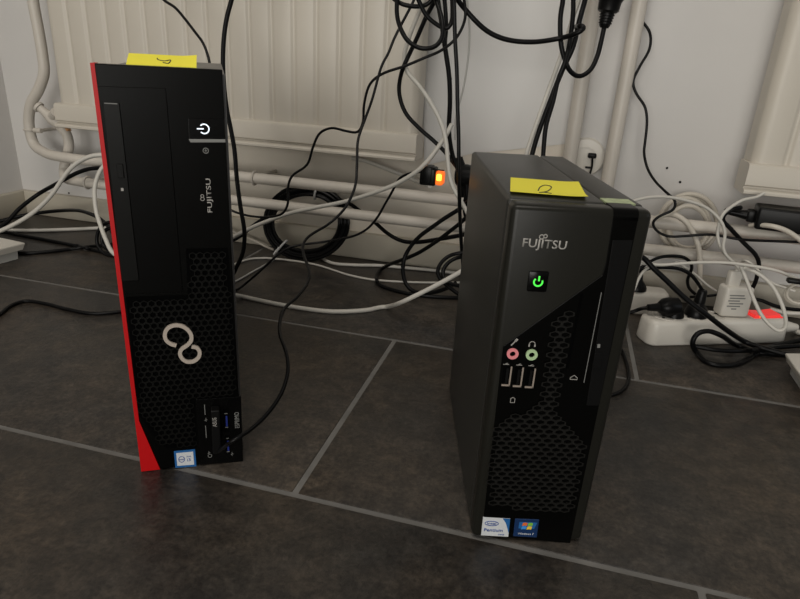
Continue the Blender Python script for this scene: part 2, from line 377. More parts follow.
# --- the red-edged one
t1, off1 = comp(o1, u1, n1, W1, D1, A1, 'desktop_computer', 'black slim tower computer with a red left edge, standing on the tiles')
def part(mb, name, m, **k): return mb.build(name, m, t1, off1, **k)
mb = MB(); mb.box(.0003, W1, .0155, D1, .003, H1-.0046, bevel=.0012)
case = part(mb, 'case', M['greysteel'])
for x in (.02, W1-.02):
    for y in (.05, D1-.05):
        mb = MB(); mb.cyl((x, y, 0), (0, 0, 1), .007, .0035, 14); part(mb, 'foot', M['blackpl'])
ap = F1(137, 421); tr = F1(160, 468); e0 = .0034
mb = MB(); mb.prism([(0, .0005), (tr[0], .0005), ap and (e0+.0005, ap[1]), (e0, H1), (0, H1)], -.0006, .016)
part(mb, 'red_edge', M['red'], smooth=False)
WB = W1-.0022
bez = [(e0, H1-.0003), (WB, H1-.0003), (WB, .002), (tr[0]+.0012, .002), (e0+.0012, ap[1]+.001)]
mb = MB(); mb.prism(bez, -.002, .0135, bevel=.0008); bz = part(mb, 'front_bezel', M['bezel'], smooth=False)
Y = -.002
def rect(F, p): return [F(*q) for q in p]
mb = MB(); mb.prism(rect(F1, ((98, 86), (166, 88), (183, 291), (126, 293))), Y-.0008, Y+.002, bevel=.0004); dc = part(mb, 'drive_cover', M['bezel'], smooth=False)
mb = MB(); mb.prism(rect(F1, ((103.5, 102), (120, 103), (139.5, 279), (122.5, 280))), Y-.0020, Y+.001, bevel=.0005)
od = mb.build('optical_drive', M['lattice'], dc, off1, smooth=False)
mb = MB(); mb.prism(rect(F1, ((117, 163), (123.5, 163), (125, 177), (118.5, 177))), Y-.0032, Y-.0015, bevel=.0004); part(mb, 'eject_button', M['lattice'], smooth=False)
mb = MB(); mb.prism(rect(F1, ((121.5, 187), (124, 187), (124.3, 190), (121.8, 190))), Y-.0024, Y-.0015); part(mb, 'drive_lamp', M['silver'], smooth=False)
mb = MB(); mb.prism(rect(F1, ((105, 102.3), (118, 103), (118.1, 103.9), (105.1, 103.2))), Y-.0023, Y-.0015); part(mb, 'drive_slot', M['dimprint'], smooth=False)
pb = rect(F1, ((188, 117.5), (224.6, 118.5), (225.3, 139), (189, 138.6)))
mb = MB(); mb.prism(pb, Y-.0012, Y+.001, bevel=.0006); pbo = part(mb, 'power_button', M['glossblk'], smooth=False)
mb = MB(); mb.prism(rect(F1, ((188.8, 138.6), (225.3, 138.8), (225.6, 142), (190.5, 142))), Y-.0014, Y+.001, bevel=.0003); mb.build('button_trim', M['dimprint'], pbo, off1, smooth=False)
c = F1(204.3, 128.4); mb = MB(); k = .0040
arc = [(c[0]+k*math.cos(a), c[1]+k*math.sin(a)) for a in [PI+.75+(2*PI-1.5)*i/24 for i in range(25)]]
mb.ribbon(arc, .0010, Y-.0017, Y-.001); mb.ribbon([(c[0]-.0062, c[1]), (c[0]-.0004, c[1])], .0010, Y-.0017, Y-.001)
mb.build('power_symbol', M['ledw'], pbo, off1, smooth=False)
c = F1(205.8, 150.3); mb = MB(); mb.ring(c, .0026, .0020, Y-.0003, Y+.001, 20); mb.ribbon([(c[0]-.001, c[1]), (c[0]+.001, c[1])], .0006, Y-.0003, Y+.001); mb.ribbon([(c[0], c[1]-.0015), (c[0], c[1]+.0015)], .0005, Y-.0003, Y+.001)
part(mb, 'disk_symbol', M['dimprint'], smooth=False)
def knot(mb, c, s, rot, y0, y1, w):                   # two linked open loops: small sign above the lettering
    for k, r in ((-1, 1.0), (1, .8)):
        pts = []
        for i in range(25):
            a = 2*PI*i/24; x, z = k*s*r*.95+s*r*math.cos(a), s*r*math.sin(a)
            pts.append((c[0]+x*math.cos(rot)-z*math.sin(rot), c[1]+x*math.sin(rot)+z*math.cos(rot)))
        mb.ribbon(pts, w, y0, y1)
c = F1(209.8, 195.3); mb = MB(); put_text(mb, 'FUJITSU', .0056, c, Y, rot=PI/2, width=.0315, bold=.012)
knot(mb, F1(202.4, 196.8), .0016, PI/2, Y-.0002, Y+.001, .0005)
part(mb, 'maker_lettering', M['silver'], smooth=False)
# grille: everything under the cover, beside the red corner
gp = rect(F1, ((186, 248), (228, 247), (239, 396), (195, 399), (197, 446), (167, 447), (158, 441), (139, 414), (126, 296), (188, 294)))
logo_px = [(176.6, 343.5), (171.5, 342), (166.5, 338), (165.2, 332), (167.5, 327), (173, 323.8), (180, 323.6), (187, 327), (191.3, 333), (191, 339), (187, 343.5), (182, 347), (180.2, 351), (182.5, 356.5), (187.5, 359.6), (194, 359), (199, 354.5), (199.5, 349), (196.5, 345.5), (191.8, 344.6)]
lg = [F1(*p) for p in logo_px]; lg3 = spline([(p[0], 0, p[1]) for p in lg], 5); lg2 = [(p.x, p.z) for p in lg3]
mb = MB(); mb.grille(gp, .0067, .0058, .74, Y-.0016, Y+.0004); part(mb, 'grille', M['lattice'], smooth=False)
mb = MB(); mb.prism([(p[0]+dx, p[1]) for p, dx in zip(gp, [0]*10)], Y-.0002, Y+.0004); part(mb, 'grille_backing', M['recess_shade'], smooth=False)  # dark sheet that gives the shallow grille holes their shade
mb = MB(); mb.ribbon(lg2, .0036, Y-.0034, Y-.0008); part(mb, 'emblem', M['silver2'], smooth=False)
pp = rect(F1, ((196, 398), (241, 395), (243, 460), (200, 463)))
mb = MB(); mb.prism(pp, Y-.0012, Y+.001, bevel=.0004); po = part(mb, 'port_panel', M['glossblk'], smooth=False)
for k, (a_, b_) in enumerate((((223, 407), (228.5, 430)), ((225, 434), (229.5, 452)))):
    mb = MB(); q = rect(F1, ((a_[0], a_[1]), (b_[0], a_[1]), (b_[0]+1, b_[1]), (a_[0]+1, b_[1]))); mb.prism(q, Y-.0016, Y-.001); up = mb.build('usb_port', M['recess_shade'], po, off1, smooth=False)
    mx, mz = sum(p[0] for p in q)/4, sum(p[1] for p in q)/4
    mb = MB(); mb.box(mx-.0006, mx+.0012, Y-.0018, Y-.001, mz-.0075, mz+.0055); mb.build('port_tongue', M['blue'], po, off1, smooth=False)
    for zz in (mz+.0085, mz-.0085):
        mb = MB(); mb.box(mx-.0015, mx+.0015, Y-.0018, Y-.001, zz-.0004, zz+.0004); mb.build('port_mark', M['dimprint'], po, off1, smooth=False)
mb = MB(); put_text(mb, 'ESPRIMO', .0048, F1(236.8, 418.5), Y-.0012, rot=PI/2, width=.0195)
mb.build('model_lettering', M['dimprint'], po, off1, smooth=False)
mb = MB()
for a_, b_ in (((204.5, 403), (205.2, 413)), ((205.6, 424), (206.4, 436))): mb.ribbon([F1(*a_), F1(*b_)], .0006, Y-.0015, Y-.001)
for q in ((206, 418), (209, 451), (232, 452)):
    c = F1(*q); mb.ribbon([(c[0], c[1]-.0022), (c[0], c[1]+.0022)], .0005, Y-.0015, Y-.001); mb.ribbon([(c[0]-.0012, c[1]-.001), (c[0], c[1]+.0003), (c[0]+.0014, c[1]-.0004)], .0005, Y-.0015, Y-.001)
c = F1(210, 454); mb.ring(c, .0022, .0017, Y-.0015, Y-.001, 16)
mb.build('port_symbols', M['dimprint'], po, off1, smooth=False)
sq = rect(F1, ((174, 450), (195, 448), (196.5, 465), (175.5, 466.5)))
mb = MB(); mb.prism(sq, Y-.0004, Y+.001); st = part(mb, 'processor_sticker', M['blues'], smooth=False)
cx, cz = sum(p[0] for p in sq)/4, sum(p[1] for p in sq)/4
mb = MB(); mb.prism([(cx+(p[0]-cx)*.80, cz+(p[1]-cz)*.76) for p in sq], Y-.0006, Y); mb.build('sticker_field', M['paperw'], st, off1, smooth=False)
mb = MB(); mb.ribbon([(cx-.0036+.0030*math.cos(a), cz+.0036*math.sin(a)) for a in [2*PI*i/20 for i in range(21)]], .0006, Y-.0008, Y)
put_text(mb, 'intel', .0022, (cx-.0036, cz), Y-.0006, width=.0046); put_text(mb, 'CORE', .0014, (cx+.0036, cz+.0026), Y-.0006, width=.0046); put_text(mb, 'i3', .0036, (cx+.0036, cz-.0016), Y-.0006, width=.0034)
mb.build('sticker_print', M['inkblue'], st, off1, smooth=False)
# a dongle in a front port: a thing of its own
MT1 = Matrix.Translation(o1) @ Matrix.Rotation(A1, 4, 'Z')
q = rect(F1, ((211, 404), (219.5, 403.5), (221, 446), (213, 447)))
mb = MB(); mb.prism(q, Y-.012, Y-.0013, bevel=.0012)
bmesh.ops.transform(mb.bm, matrix=MT1, verts=mb.bm.verts)
dg = tag(mb.build('usb_dongle', M['blackpl'], smooth=False), 'short black stick plugged into a front port of the red-edged computer', 'usb stick')
mb = MB(); put_text(mb, 'ASUS', .0042, F1(214.6, 415), Y-.012, rot=PI/2, width=.011); bmesh.ops.transform(mb.bm, matrix=MT1, verts=mb.bm.verts); mb.build('dongle_lettering', M['silver'], dg, smooth=False)

# --- the grey one
t2, off2 = comp(o2, u2, n2, W2, D2, A2, 'desktop_computer', 'charcoal grey slim tower computer with a black grille, standing on the tiles')
def part2(mb, name, m, **k): return mb.build(name, m, t2, off2, **k)
def top2(px, py): p = atZ(px, py, H2) - o2; return p.dot(u2), -p.dot(n2)
k = (top2(551, 163)[0]+top2(603, 204)[0])/2
mb = MB(); mb.box(0, k, .0215, D2, .004, H2, bevel=.0035, seg=3); part2(mb, 'side_cover', M['anthsteel'])
mb = MB(); mb.box(k+.0007, W2, .0215, D2, .004, H2-.0004, bevel=.0025, seg=3); mb.box(k-.006, k+.006, .03, D2-.01, .01, H2-.002); part2(mb, 'case', M['anthsteel'])
for x in (.015, W2-.015):
    for y in (.05, D2-.03):
        mb = MB(); mb.cyl((x, y, 0), (0, 0, 1), .007, .005, 14); part2(mb, 'foot', M['blackpl'])
mb = MB(); mb.box(0, W2, 0, .0207, .0015, H2, bevel=.0055, seg=4); part2(mb, 'front_bezel', M['anthracite'])
blk = rect(F2, ((503, 346), (602, 275), (606, 262), (613, 217), (638.5, 217), (570, 543), (481.5, 534.5)))
Y = -.0006
mb = MB(); mb.prism(blk, Y, .004, bevel=.0004); part2(mb, 'front_panel', M['bezel'], smooth=False)
# the dark strip wraps over the top edge
xa, xb = F2(613, 217)[0], F2(638.5, 217)[0]
mb = MB(); zz = F2(613, 217)[1]
prf = [(Y, zz-.002)] + [(Y+.0062-.0062*math.cos(PI/2*i/6), H2+.0006-.0062+.0062*math.sin(PI/2*i/6)) for i in range(7)] + [(.0200, H2+.0006), (.0200, H2-.002), (.005, H2-.006), (.005, zz-.002)]
mb.loft([[(x, p[0], p[1]) for p in prf] for x in (xa, xb)]); part2(mb, 'top_strip', M['bezel'], angle=30)
mb = MB(); mb.grille(rect(F2, ((579, 294), (551, 312), (546, 345), (540, 386), (535, 401), (500, 419), (493, 426), (483, 507), (575, 513), (592, 442), (566, 418), (559, 400), (567, 368))), .0090, .0047, .74, Y-.0016, Y+.0002)
part2(mb, 'grille', M['lattice2'], smooth=False)
mb = MB(); mb.prism(rect(F2, ((612.5, 240), (632.5, 240), (598.5, 405), (586, 405))), Y-.0005, Y+.001, bevel=.0003); od = part2(mb, 'optical_drive', M['blackpl'], smooth=False)
mb = MB(); mb.ribbon([F2(601, 292), F2(583.5, 382)], .0004, Y-.0008, Y); mb.build('tray_edge', M['dimprint'], od, off2, smooth=False)
mb = MB(); mb.prism(rect(F2, ((595, 352), (602, 352), (600, 367), (593, 367))), Y-.0014, Y, bevel=.0003); mb.build('eject_button', M['blackpl'], od, off2, smooth=False)
mb = MB(); mb.prism(rect(F2, ((597, 343.5), (599.8, 343.5), (599.4, 347), (596.7, 347))), Y-.0009, Y); mb.build('drive_lamp', M['dimprint'], od, off2, smooth=False)
mb = MB(); c = F2(573.5, 378); mb.ribbon([(c[0]-.003, c[1]-.001), (c[0]-.003, c[1]+.0006), (c[0], c[1]+.003), (c[0]+.003, c[1]+.0006), (c[0]+.003, c[1]-.001), (c[0]-.003, c[1]-.001)], .0006, Y-.0002, Y+.001); part2(mb, 'eject_symbol', M['silver'], smooth=False)
mb = MB(); mb.prism(rect(F2, ((580.5, 293), (583, 293), (568.5, 368), (565.5, 368))), Y-.0003, Y+.001); part2(mb, 'card_slot', M['recess_shade'], smooth=False)
for q, mm, nm in (((512.3, 353), 'pink', 'microphone_jack'), ((531.3, 354), 'mint', 'headphone_jack')):
    c = F2(*q); mb = MB(); mb.ring(c, .0049, .0024, Y-.0016, Y+.001, 24); j = part2(mb, nm, M[mm])
    mb = MB(); mb.cyl((c[0], Y-.0003, c[1]), (0, 1, 0), .0025, .001, 16); mb.build('jack_hole', M['recess_shade'], j, off2)
for q in ((506.5, 375.5), (518, 376.5), (530, 377.5)):
    c = F2(*q); hw, hh = .0036, .0093
    mb = MB(); mb.prism(offpoly(c, hw, hh), Y-.0003, Y+.001); u_ = part2(mb, 'usb_port', M['recess_shade'], smooth=False)
    mb = MB(); mb.box(c[0]+hw-.0012, c[0]+hw, Y-.0012, Y+.001, c[1]-hh, c[1]+hh); mb.box(c[0]-hw, c[0]+hw, Y-.0012, Y+.001, c[1]-hh, c[1]-hh+.0014)  # shell built only on the right and bottom, where its metal looks lit
    mb.build('port_shell', M['shell_sheen'], u_, off2, smooth=False)
    mb = MB(); mb.box(c[0]-.0008, c[0]+.0012, Y-.0007, Y+.001, c[1]-hh+.002, c[1]+hh-.002); mb.build('port_tongue', M['blackpl'], u_, off2, smooth=False)
for q in ((506, 364), (519, 364.7), (531, 365.5)):
    mb = MB(); c = F2(*q); mb.ribbon([(c[0]-.0025, c[1]), (c[0]+.0025, c[1])], .0005, Y-.0002, Y+.001); mb.ribbon([(c[0]-.001, c[1]), (c[0]+.0006, c[1]+.0011), (c[0]+.0015, c[1]+.0011)], .0005, Y-.0002, Y+.001)
    part2(mb, 'usb_symbol', M['silver'], smooth=False)
mb = MB(); c = F2(514, 342); mb.ribbon([(c[0]-.0022, c[1]-.003), (c[0]+.0016, c[1]+.002)], .0010, Y-.0002, Y+.001); mb.ribbon([(c[0]+.0008, c[1]+.001), (c[0]+.0024, c[1]+.0032)], .0020, Y-.0002, Y+.001)
part2(mb, 'microphone_symbol', M['silver'], smooth=False)
mb = MB(); c = F2(532, 344); mb.ribbon([(c[0]+.0024*math.cos(a), c[1]+.0026*math.sin(a)) for a in [PI*i/12-.1 for i in range(14)]], .0006, Y-.0002, Y+.001)
for sx in (-1, 1): mb.ribbon([(c[0]+sx*.0024, c[1]-.0022), (c[0]+sx*.0024, c[1])], .0012, Y-.0002, Y+.001)
part2(mb, 'headphone_symbol', M['silver'], smooth=False)
mb = MB(); c = F2(512.5, 400); mb.ribbon([(c[0]-.0018, c[1]+.0018), (c[0]-.0018, c[1]-.0022), (c[0]+.0018, c[1]-.0022), (c[0]+.0018, c[1]+.0018), (c[0], c[1]+.003), (c[0]-.0018, c[1]+.0018)], .0006, Y-.0002, Y+.001)
part2(mb, 'disk_symbol', M['silver'], smooth=False)
mb = MB(); c = F2(544.5, 245.2); put_text(mb, 'FUJITSU', .0092, c, -.0002, width=.0345, bold=.012, rot=-.02)
c = F2(543.8, 236.5); knot(mb, c, .0017, .25, -.0002, .001, .0008)
part2(mb, 'maker_lettering', M['silver'], smooth=False)
c = F2(537.7, 281.3)
mb = MB(); mb.prism(offpoly(c, .0080, .0088), -.0016, .001, bevel=.0014); pbo = part2(mb, 'power_button', M['glossblk'])
mb = MB(); k = .0034
mb.ribbon([(c[0]+k*math.cos(a), c[1]+k*math.sin(a)) for a in [PI/2+.75+(2*PI-1.9)*i/22 for i in range(23)]], .0013, -.0019, -.001); mb.ribbon([(c[0]+.0004, c[1]+.0008), (c[0]+.0004, c[1]+.005)], .0013, -.0019, -.001)
mb.build('power_symbol', M['ledg'], pbo, off2, smooth=False)
# stickers at the foot of the front
sq = rect(F2, ((483, 516.5), (510, 518), (508, 536), (481, 534.5)))
mb = MB(); mb.prism(sq, Y-.0004, Y+.001); st = part2(mb, 'processor_sticker', M['paperw'], smooth=False)
cx, cz = sum(p[0] for p in sq)/4, sum(p[1] for p in sq)/4
q = rect(F2, ((502.5, 517.6), (510, 518), (508.4, 532.5), (507.6, 529), (505.5, 522)))
mb = MB(); mb.prism(q, Y-.0005, Y); mb.build('sticker_corner', M['blues'], st, off2, smooth=False)
mb = MB(); c = F2(491.5, 522.6); mb.ribbon([(c[0]+.0064*math.cos(a), c[1]+.0026*math.sin(a)) for a in [2*PI*i/24 for i in range(25)]], .0006, Y-.0007, Y)
put_text(mb, 'intel', .0026, c, Y-.0005, width=.0085, bold=.01); put_text(mb, 'Pentium', .0036, F2(493.2, 529.2), Y-.0005, width=.0178, bold=.012); put_text(mb, 'inside', .0017, F2(501, 533.6), Y-.0005, width=.0058)
mb.build('sticker_print', M['inkblue'], st, off2, smooth=False)
sq = rect(F2, ((515, 518), (539, 519), (536.5, 536.8), (513, 535.5)))
mb = MB(); mb.prism(sq, Y-.0004, Y+.001, bevel=.0003); st = part2(mb, 'system_sticker', M['navys'], smooth=False)
c = F2(526.5, 525.3)
mb = MB(); mb.prism([(c[0]-.0075, c[1]-.003), (c[0]+.0075, c[1]-.003), (c[0]+.0095, c[1]+.0045), (c[0]-.0075, c[1]+.0045)], Y-.0005, Y); mb.build('sticker_glow', M['blues'], st, off2, smooth=False)
for mm, dx, dz in (('fr', -.0026, .0021), ('fg', .0026, .0021), ('fb', -.0026, -.0021), ('fy', .0026, -.0021)):
    mb = MB(); pts = [(-.0022, -.0019), (0, -.0012), (.0022, -.0016), (.0027, .0016), (.0004, .0021), (-.0017, .0014)]
    mb.prism([(c[0]+dx+p[0]+dz*.12, c[1]+dz+p[1]) for p in pts], Y-.0008, Y); mb.build('flag_pane', M[mm], st, off2, smooth=False)
mb = MB(); put_text(mb, 'Windows 7', .0022, F2(525.5, 533), Y-.0004, width=.0150); mb.build('sticker_print', M['paperw'], st, off2, smooth=False)
for nm in ('side_cover', 'case', 'front_bezel'):       # housing stretched wider towards the top to match its image outline
    o = [c for c in t2.children if c.name.split('.')[0] == nm][0]
    for v in o.data.vertices: v.co.x += .0030*max(0, v.co.z/H2)**2*(v.co.x+W2/2)/W2
# label on the top edge
A_, B_ = top2(604, 203), top2(637, 207)
mb = MB(); mb.box(F2(611, 212)[0]+.003, W2-.004, .0215, .0385, H2-.001, H2+.0004); lb = part2(mb, 'top_label', M['greenlab'], smooth=False)

# ------------------------------------------------------------------ sticky notes with handwritten digits
def note(label, c, ex, ey, strokes, lift):
    # c corner (front-left), ex along the width, ey along the depth; lift(s,t) height over the plane
    t = thing('sticky_note', label, 'sticky note', c, 0, 'yellow sticky notes'); n = ex.cross(ey).normalized()
    f = lambda s, u: ex*s + ey*u + n*lift(s, u)
    mb = MB(); K = 14; g = [[mb.bm.verts.new(f(i/K, j/K)) for i in range(K+1)] for j in range(K+1)]
    b = [[mb.bm.verts.new(f(i/K, j/K)-n*.0003) for i in range(K+1)] for j in range(K+1)]
    for j in range(K):
        for i in range(K):
            mb.bm.faces.new((g[j][i], g[j][i+1], g[j+1][i+1], g[j+1][i])); mb.bm.faces.new((b[j][i], b[j+1][i], b[j+1][i+1], b[j][i+1]))
    for i in range(K):
        mb.bm.faces.new((g[0][i], b[0][i], b[0][i+1], g[0][i+1])); mb.bm.faces.new((g[K][i+1], b[K][i+1], b[K][i], g[K][i]))
        mb.bm.faces.new((g[i+1][0], b[i+1][0], b[i][0], g[i][0])); mb.bm.faces.new((g[i][K], b[i][K], b[i+1][K], g[i+1][K]))
    mb.build('paper', M['yellow'], t, angle=80)
    mb = MB()
    for st_ in strokes: mb.tube([f(p.x, p.y)+n*.0002 for p in spline([(a_, b_, 0) for a_, b_ in st_], 6)], .00045, 6)
    mb.build('handwritten_digit', M['ink'], t)

c = atZ(510, 194.5, H2); c.z += .0006; ex = atZ(587.7, 200, H2+.0006)-c; ey = atZ(510.7, 177.3, H2+.0006)-c
note('yellow sticky note lying on the grey computer, marked with a handwritten 2', c, ex, ey,
     [[(.375, .28), (.42, .52), (.49, .64), (.565, .60), (.545, .41), (.475, .24), (.385, .12)], [(.385, .12), (.46, .17), (.54, .10)]],
     lambda s, t: .0010*max(0, s-.7)**2/.09 + .0022*max(0, .35-t)**2/.12)
uA = F1(123.7, 64)[0]; uB = F1(196.2, 68)[0]; c = o1 + u1*uA - n1*.005; c.z = H1-.004; ex = u1*(uB-uA)
tgt = onplane(125, 52.8, o1-n1*.040, n1); ey = -n1*.035 + Vector((0, 0, tgt.z-c.z))
note('yellow sticky note tilted up on top of the red-edged computer', c, ex, ey,
     [[(.42, .72), (.44, .62), (.53, .56), (.61, .64), (.615, .58), (.58, .42), (.51, .46)]],
     lambda s, t: .002*t*(1-t)*4*.3 + .0015*max(0, s-.7)**2/.09)

# ------------------------------------------------------------------ power strips and what is plugged in
def local(P, t): return t.matrix_basis.inverted() @ Vector(P)
SA = atZ(648, 347, 0); SB = atZ(788, 343.5, 0); ang = math.atan2(SB.y-SA.y, SB.x-SA.x); SL = (SB-SA).length; SW = .052; SH = .044
sd = (SB-SA).normalized(); sn = Vector((-sd.y, sd.x, 0))
sc = (SA+SB)/2 + sn*(SW/2)
def strip(label, loc, a, L, W, Hh, nsock, switch):
    t = thing('power_strip', label, 'power strip', (loc.x, loc.y, 0), a, 'white power strips')
    mb = MB(); n = 6; rings = []
    def rr(z, ins):
        pts = []; r = .017
        for cx, cy, a0 in ((L/2-r, W/2-r, 0), (-L/2+r, W/2-r, PI/2), (-L/2+r, -W/2+r, PI), (L/2-r, -W/2+r, 3*PI/2)):
            pts += [(cx+(r-ins)*math.cos(a0+PI/2*i/n), cy+(r-ins)*math.sin(a0+PI/2*i/n), z) for i in range(n+1)]
        return pts
    mb.loft([rr(0, .003), rr(.002, .001), rr(.004, 0), rr(Hh-.009, .0015), rr(Hh-.004, .003), rr(Hh-.001, .006), rr(Hh, .010)]); mb.build('housing', M['whitepl'], t, angle=50)
    for i in range(nsock):
        x = -L/2+.036+i*.046
        mb = MB(); q = [(x+.0185*math.cos(2*PI*k/24), .0185*math.sin(2*PI*k/24)) for k in range(24)]
        mb.loft([[(p[0]+(x-p[0])*s, p[1]*(1-s), z) for p in q] for s, z in ((0, Hh-.0005), (0, Hh+.0008), (.08, Hh+.0008), (.09, Hh+.0001))]); so = mb.build('socket', M['whitepl'], t)
        for s in (-1, 1):
            mb = MB(); mb.cyl((x+s*.0067, s*.0067, Hh-.001), (0, 0, 1), .0026, .0014, 12); mb.build('socket_hole', M['recess_shade'], so)
    if switch:
        mb = MB(); x = L/2-.043
        mb.box(x-.028, x+.028, -.0165, .0165, Hh-.004, Hh+.0015, bevel=.001); mb.build('switch_frame', M['ledr'], t)
        mb = MB(); mb.prism([(x-.024, Hh), (x+.024, Hh), (x+.024, Hh+.0055), (x, Hh+.0026), (x-.024, Hh+.0045)], -.0135, .0135, bevel=.001); sw = mb.build('switch_rocker', M['ledr'], t, smooth=False)
        mb = MB(); mb.box(x-.016, x-.010, -.0145, -.0130, Hh+.0005, Hh+.0035); mb.build('switch_glow', M['ledy'], sw)
    return t
ps = strip('white power strip with a lit red switch, in front of the pipes on the right', sc, ang, SL, SW, SH, 3, True)
mb = MB(); mb.tube([(SL/2-.006, 0, .021), (SL/2+.004, 0, .021), (SL/2+.032, 0, .018)], [.012, .0115, .0065], 16); mb.build('cord_sleeve', M['whitepl'], ps)
E2 = atZ(667, 318, 0)
strip('white power strip half hidden behind the grey computer', Vector((E2.x-.125, E2.y+.031-.02, 0)), .12, .25, .052, .044, 4, False)
def onstrip(px, py, z):                               # a point over the strip's middle line
    n = sn; d = ray(px, py); o = sc; k = (o-CAM).dot(n)/d.dot(n); return CAM + d*k
# lying angled black plug at the strip's left end
a = onstrip(676, 305, 0); b = onstrip(655, 303, 0)
zt = SH
mb = MB(); P0 = Vector((a.x, a.y, zt+.0165)); P1 = Vector((b.x, b.y, zt+.016)); ax = (P1-P0).normalized()
mb.tube([P0-ax*.004, P0-ax*.002, P0+ax*.012, P0+ax*.022, P0+ax*.030, P0+ax*.031, P0+ax*.050], [.010, .0155, .0165, .0150, .0090, .0072, .0055], 20)
mb.tube([Vector((P0.x, P0.y, zt+.014)), Vector((P0.x, P0.y, zt+.001))], [.0135, .0165], 20)
tag(mb.build('power_plug', M['blackpl']), 'black angled plug lying on the left end of the white power strip', 'plug', 'black plugs')
flexA = P0+ax*.048
a = onstrip(696, 312, 0); top = onstrip(700, 292, 0)
mb = MB(); B0 = Vector((a.x, a.y, zt+.001)); up = Vector((.05, 0, 1)).normalized()
mb.tube([B0, B0+up*.004, B0+up*.014, B0+up*.020, B0+up*.023, B0+up*.024, B0+up*.043, B0+up*.046], [.0185, .0185, .0160, .0105, .0085, .0095, .0075, .0060], 20)
tag(mb.build('power_plug', M['blackpl']), 'black upright plug in the white power strip, left of the white charger', 'plug', 'black plugs')
flexB = B0+up*.044
# white usb charger standing in the strip
cA = onstrip(716, 317, 0); cB = onstrip(746, 319, 0); cc = (cA+cB)/2; W_ = (cB-cA).length*.84; cc = cc - sd*.005
ct = thing('usb_charger', 'white square charger standing in the power strip, grey print on its face', 'charger', (cc.x, cc.y, zt), ang-.10)
hh = (onstrip(735, 283, 0).z - zt)*1.0
mb = MB(); mb.box(-W_/2, W_/2, -.014, .014, .0012, hh-.004, bevel=.0055, seg=4); mb.build('body', M['whitepl'], ct)
mb = MB()
for i, (f0, f1) in enumerate(((.0, .9), (.05, 1), (0, .7), (.1, .95), (0, .8), (.3, .62))):
    x0, wd = -W_/2+.0065, W_-.021; z = hh*(.70-.082*i); mb.box(x0+wd*f0, x0+wd*f1, -.0143, -.0135, z-.0011, z+.0011)
mb.build('label_print', M['dimprint'], ct, smooth=False)
p = local(onstrip(737, 272, 0), ct)
mb = MB(); mb.box(p.x-.0125, p.x+.0085, -.006, .006, hh-.005, hh+.022, bevel=.0025); mb.tube([(p.x-.001, 0, hh+.020), (p.x+.001, 0, hh+.027), (p.x+.0015, 0, hh+.034)], [.0042, .0038, .0026], 10)
tag(mb.build('usb_connector', M['whitepl']), 'white cable connector in the top of the white charger', 'connector'); bpy.data.objects['usb_connector'].location = ct.location; bpy.data.objects['usb_connector'].rotation_euler = ct.rotation_euler
uc = ct.matrix_basis @ Vector((p.x+.0015, 0, hh+.033)); uc2 = ct.matrix_basis @ Vector((p.x+.004, 0, hh+.01))
# black plug in the half hidden strip
p = atY(638, 293, E2.y+.02)
mb = MB(); B0 = Vector((p.x-.006, E2.y+.011, .0442)); mb.tube([B0, B0+Vector((0, 0, .005)), B0+Vector((0, 0, .014)), B0+Vector((0, 0, .019)), B0+Vector((0, 0, .034))], [.018, .018, .0125, .0085, .006], 18)
tag(mb.build('power_plug', M['blackpl']), 'black plug in the half hidden strip at the grey computer\'s right edge', 'plug', 'black plugs')
flexC = B0+Vector((0, 0, .033))

# ------------------------------------------------------------------ black power adapter on the upper pipe
p0 = atY(760, 214, 1.135); p1 = atY(800, 222, 1.135); axd = Vector((1, 0, 0))
t = thing('power_adapter', 'black brick power adapter lying on the upper pipe under the right radiator', 'power adapter', (p0.x+.062, 1.122, z1+.0165), -.10)
mb = MB(); mb.box(-.072, .075, -.026, .020, 0, .037, bevel=.004, seg=3); mb.build('housing', M['blackpl'], t)
mb = MB(); mb.box(-.084, -.071, -.011, .011, .007, .027, bevel=.003); mb.tube([(-.082, 0, .017), (-.100, 0, .018), (-.118, .002, .019)], [.0085, .0060, .0045], 12); mb.build('cord_sleeve', M['blackpl'], t)
adp = t.matrix_basis @ Vector((-.117, .002, .019))

# ------------------------------------------------------------------ plug, lit switch and appliance connector in the air
pk = atY(464, 176, 1.05)
mb = MB(); mb.tube([pk+Vector((-.012, .004, 0)), pk+Vector((-.010, .004, 0)), pk+Vector((.004, 0, .001)), pk+Vector((.018, -.004, .002)), pk+Vector((.020, -.004, .002))], [.014, .0185, .0195, .0165, .011], 20)
mb.tube([pk+Vector((-.004, 0, .008)), pk+Vector((-.012, .004, .030))], [.009, .006], 12); mb.tube([pk+Vector((0, 0, -.01)), pk+Vector((.004, 0, -.036))], [.010, .0065], 12)
tag(mb.build('power_plug', M['blackpl']), 'round black plug hanging behind the left top corner of the grey computer', 'plug', 'black plugs')
a = atY(421, 175, 1.06); b = atY(445, 176, 1.06); L = (b-a).length
t = thing('cord_switch', 'small black cord switch with a glowing orange end, left of the round black plug', 'switch', a, math.atan2((b-a).y, (b-a).x))
mb = MB(); mb.box(0, L*.66, -.012, .012, -.0155, .0165, bevel=.0035, seg=3); mb.box(L*.1, L*.5, -.0135, .0135, -.013, .018, bevel=.002); mb.build('housing', M['blackpl'], t)
mb = MB(); mb.box(L*.62, L*.98, -.0105, .0105, -.0140, .0110, bevel=.005, seg=3); ol = mb.build('lamp_cap', M['ledo'], t)
mb = MB(); mb.box(L*.68, L*.92, -.0112, .004, -.0065, .0075, bevel=.003); mb.build('lamp_glow', M['ledy'], ol)
mb = MB(); mb.box(L*.5, L*1.0, -.0125, -.0095, .0128, .0150, bevel=.0006); mb.build('cap_edge', M['blackpl'], t)
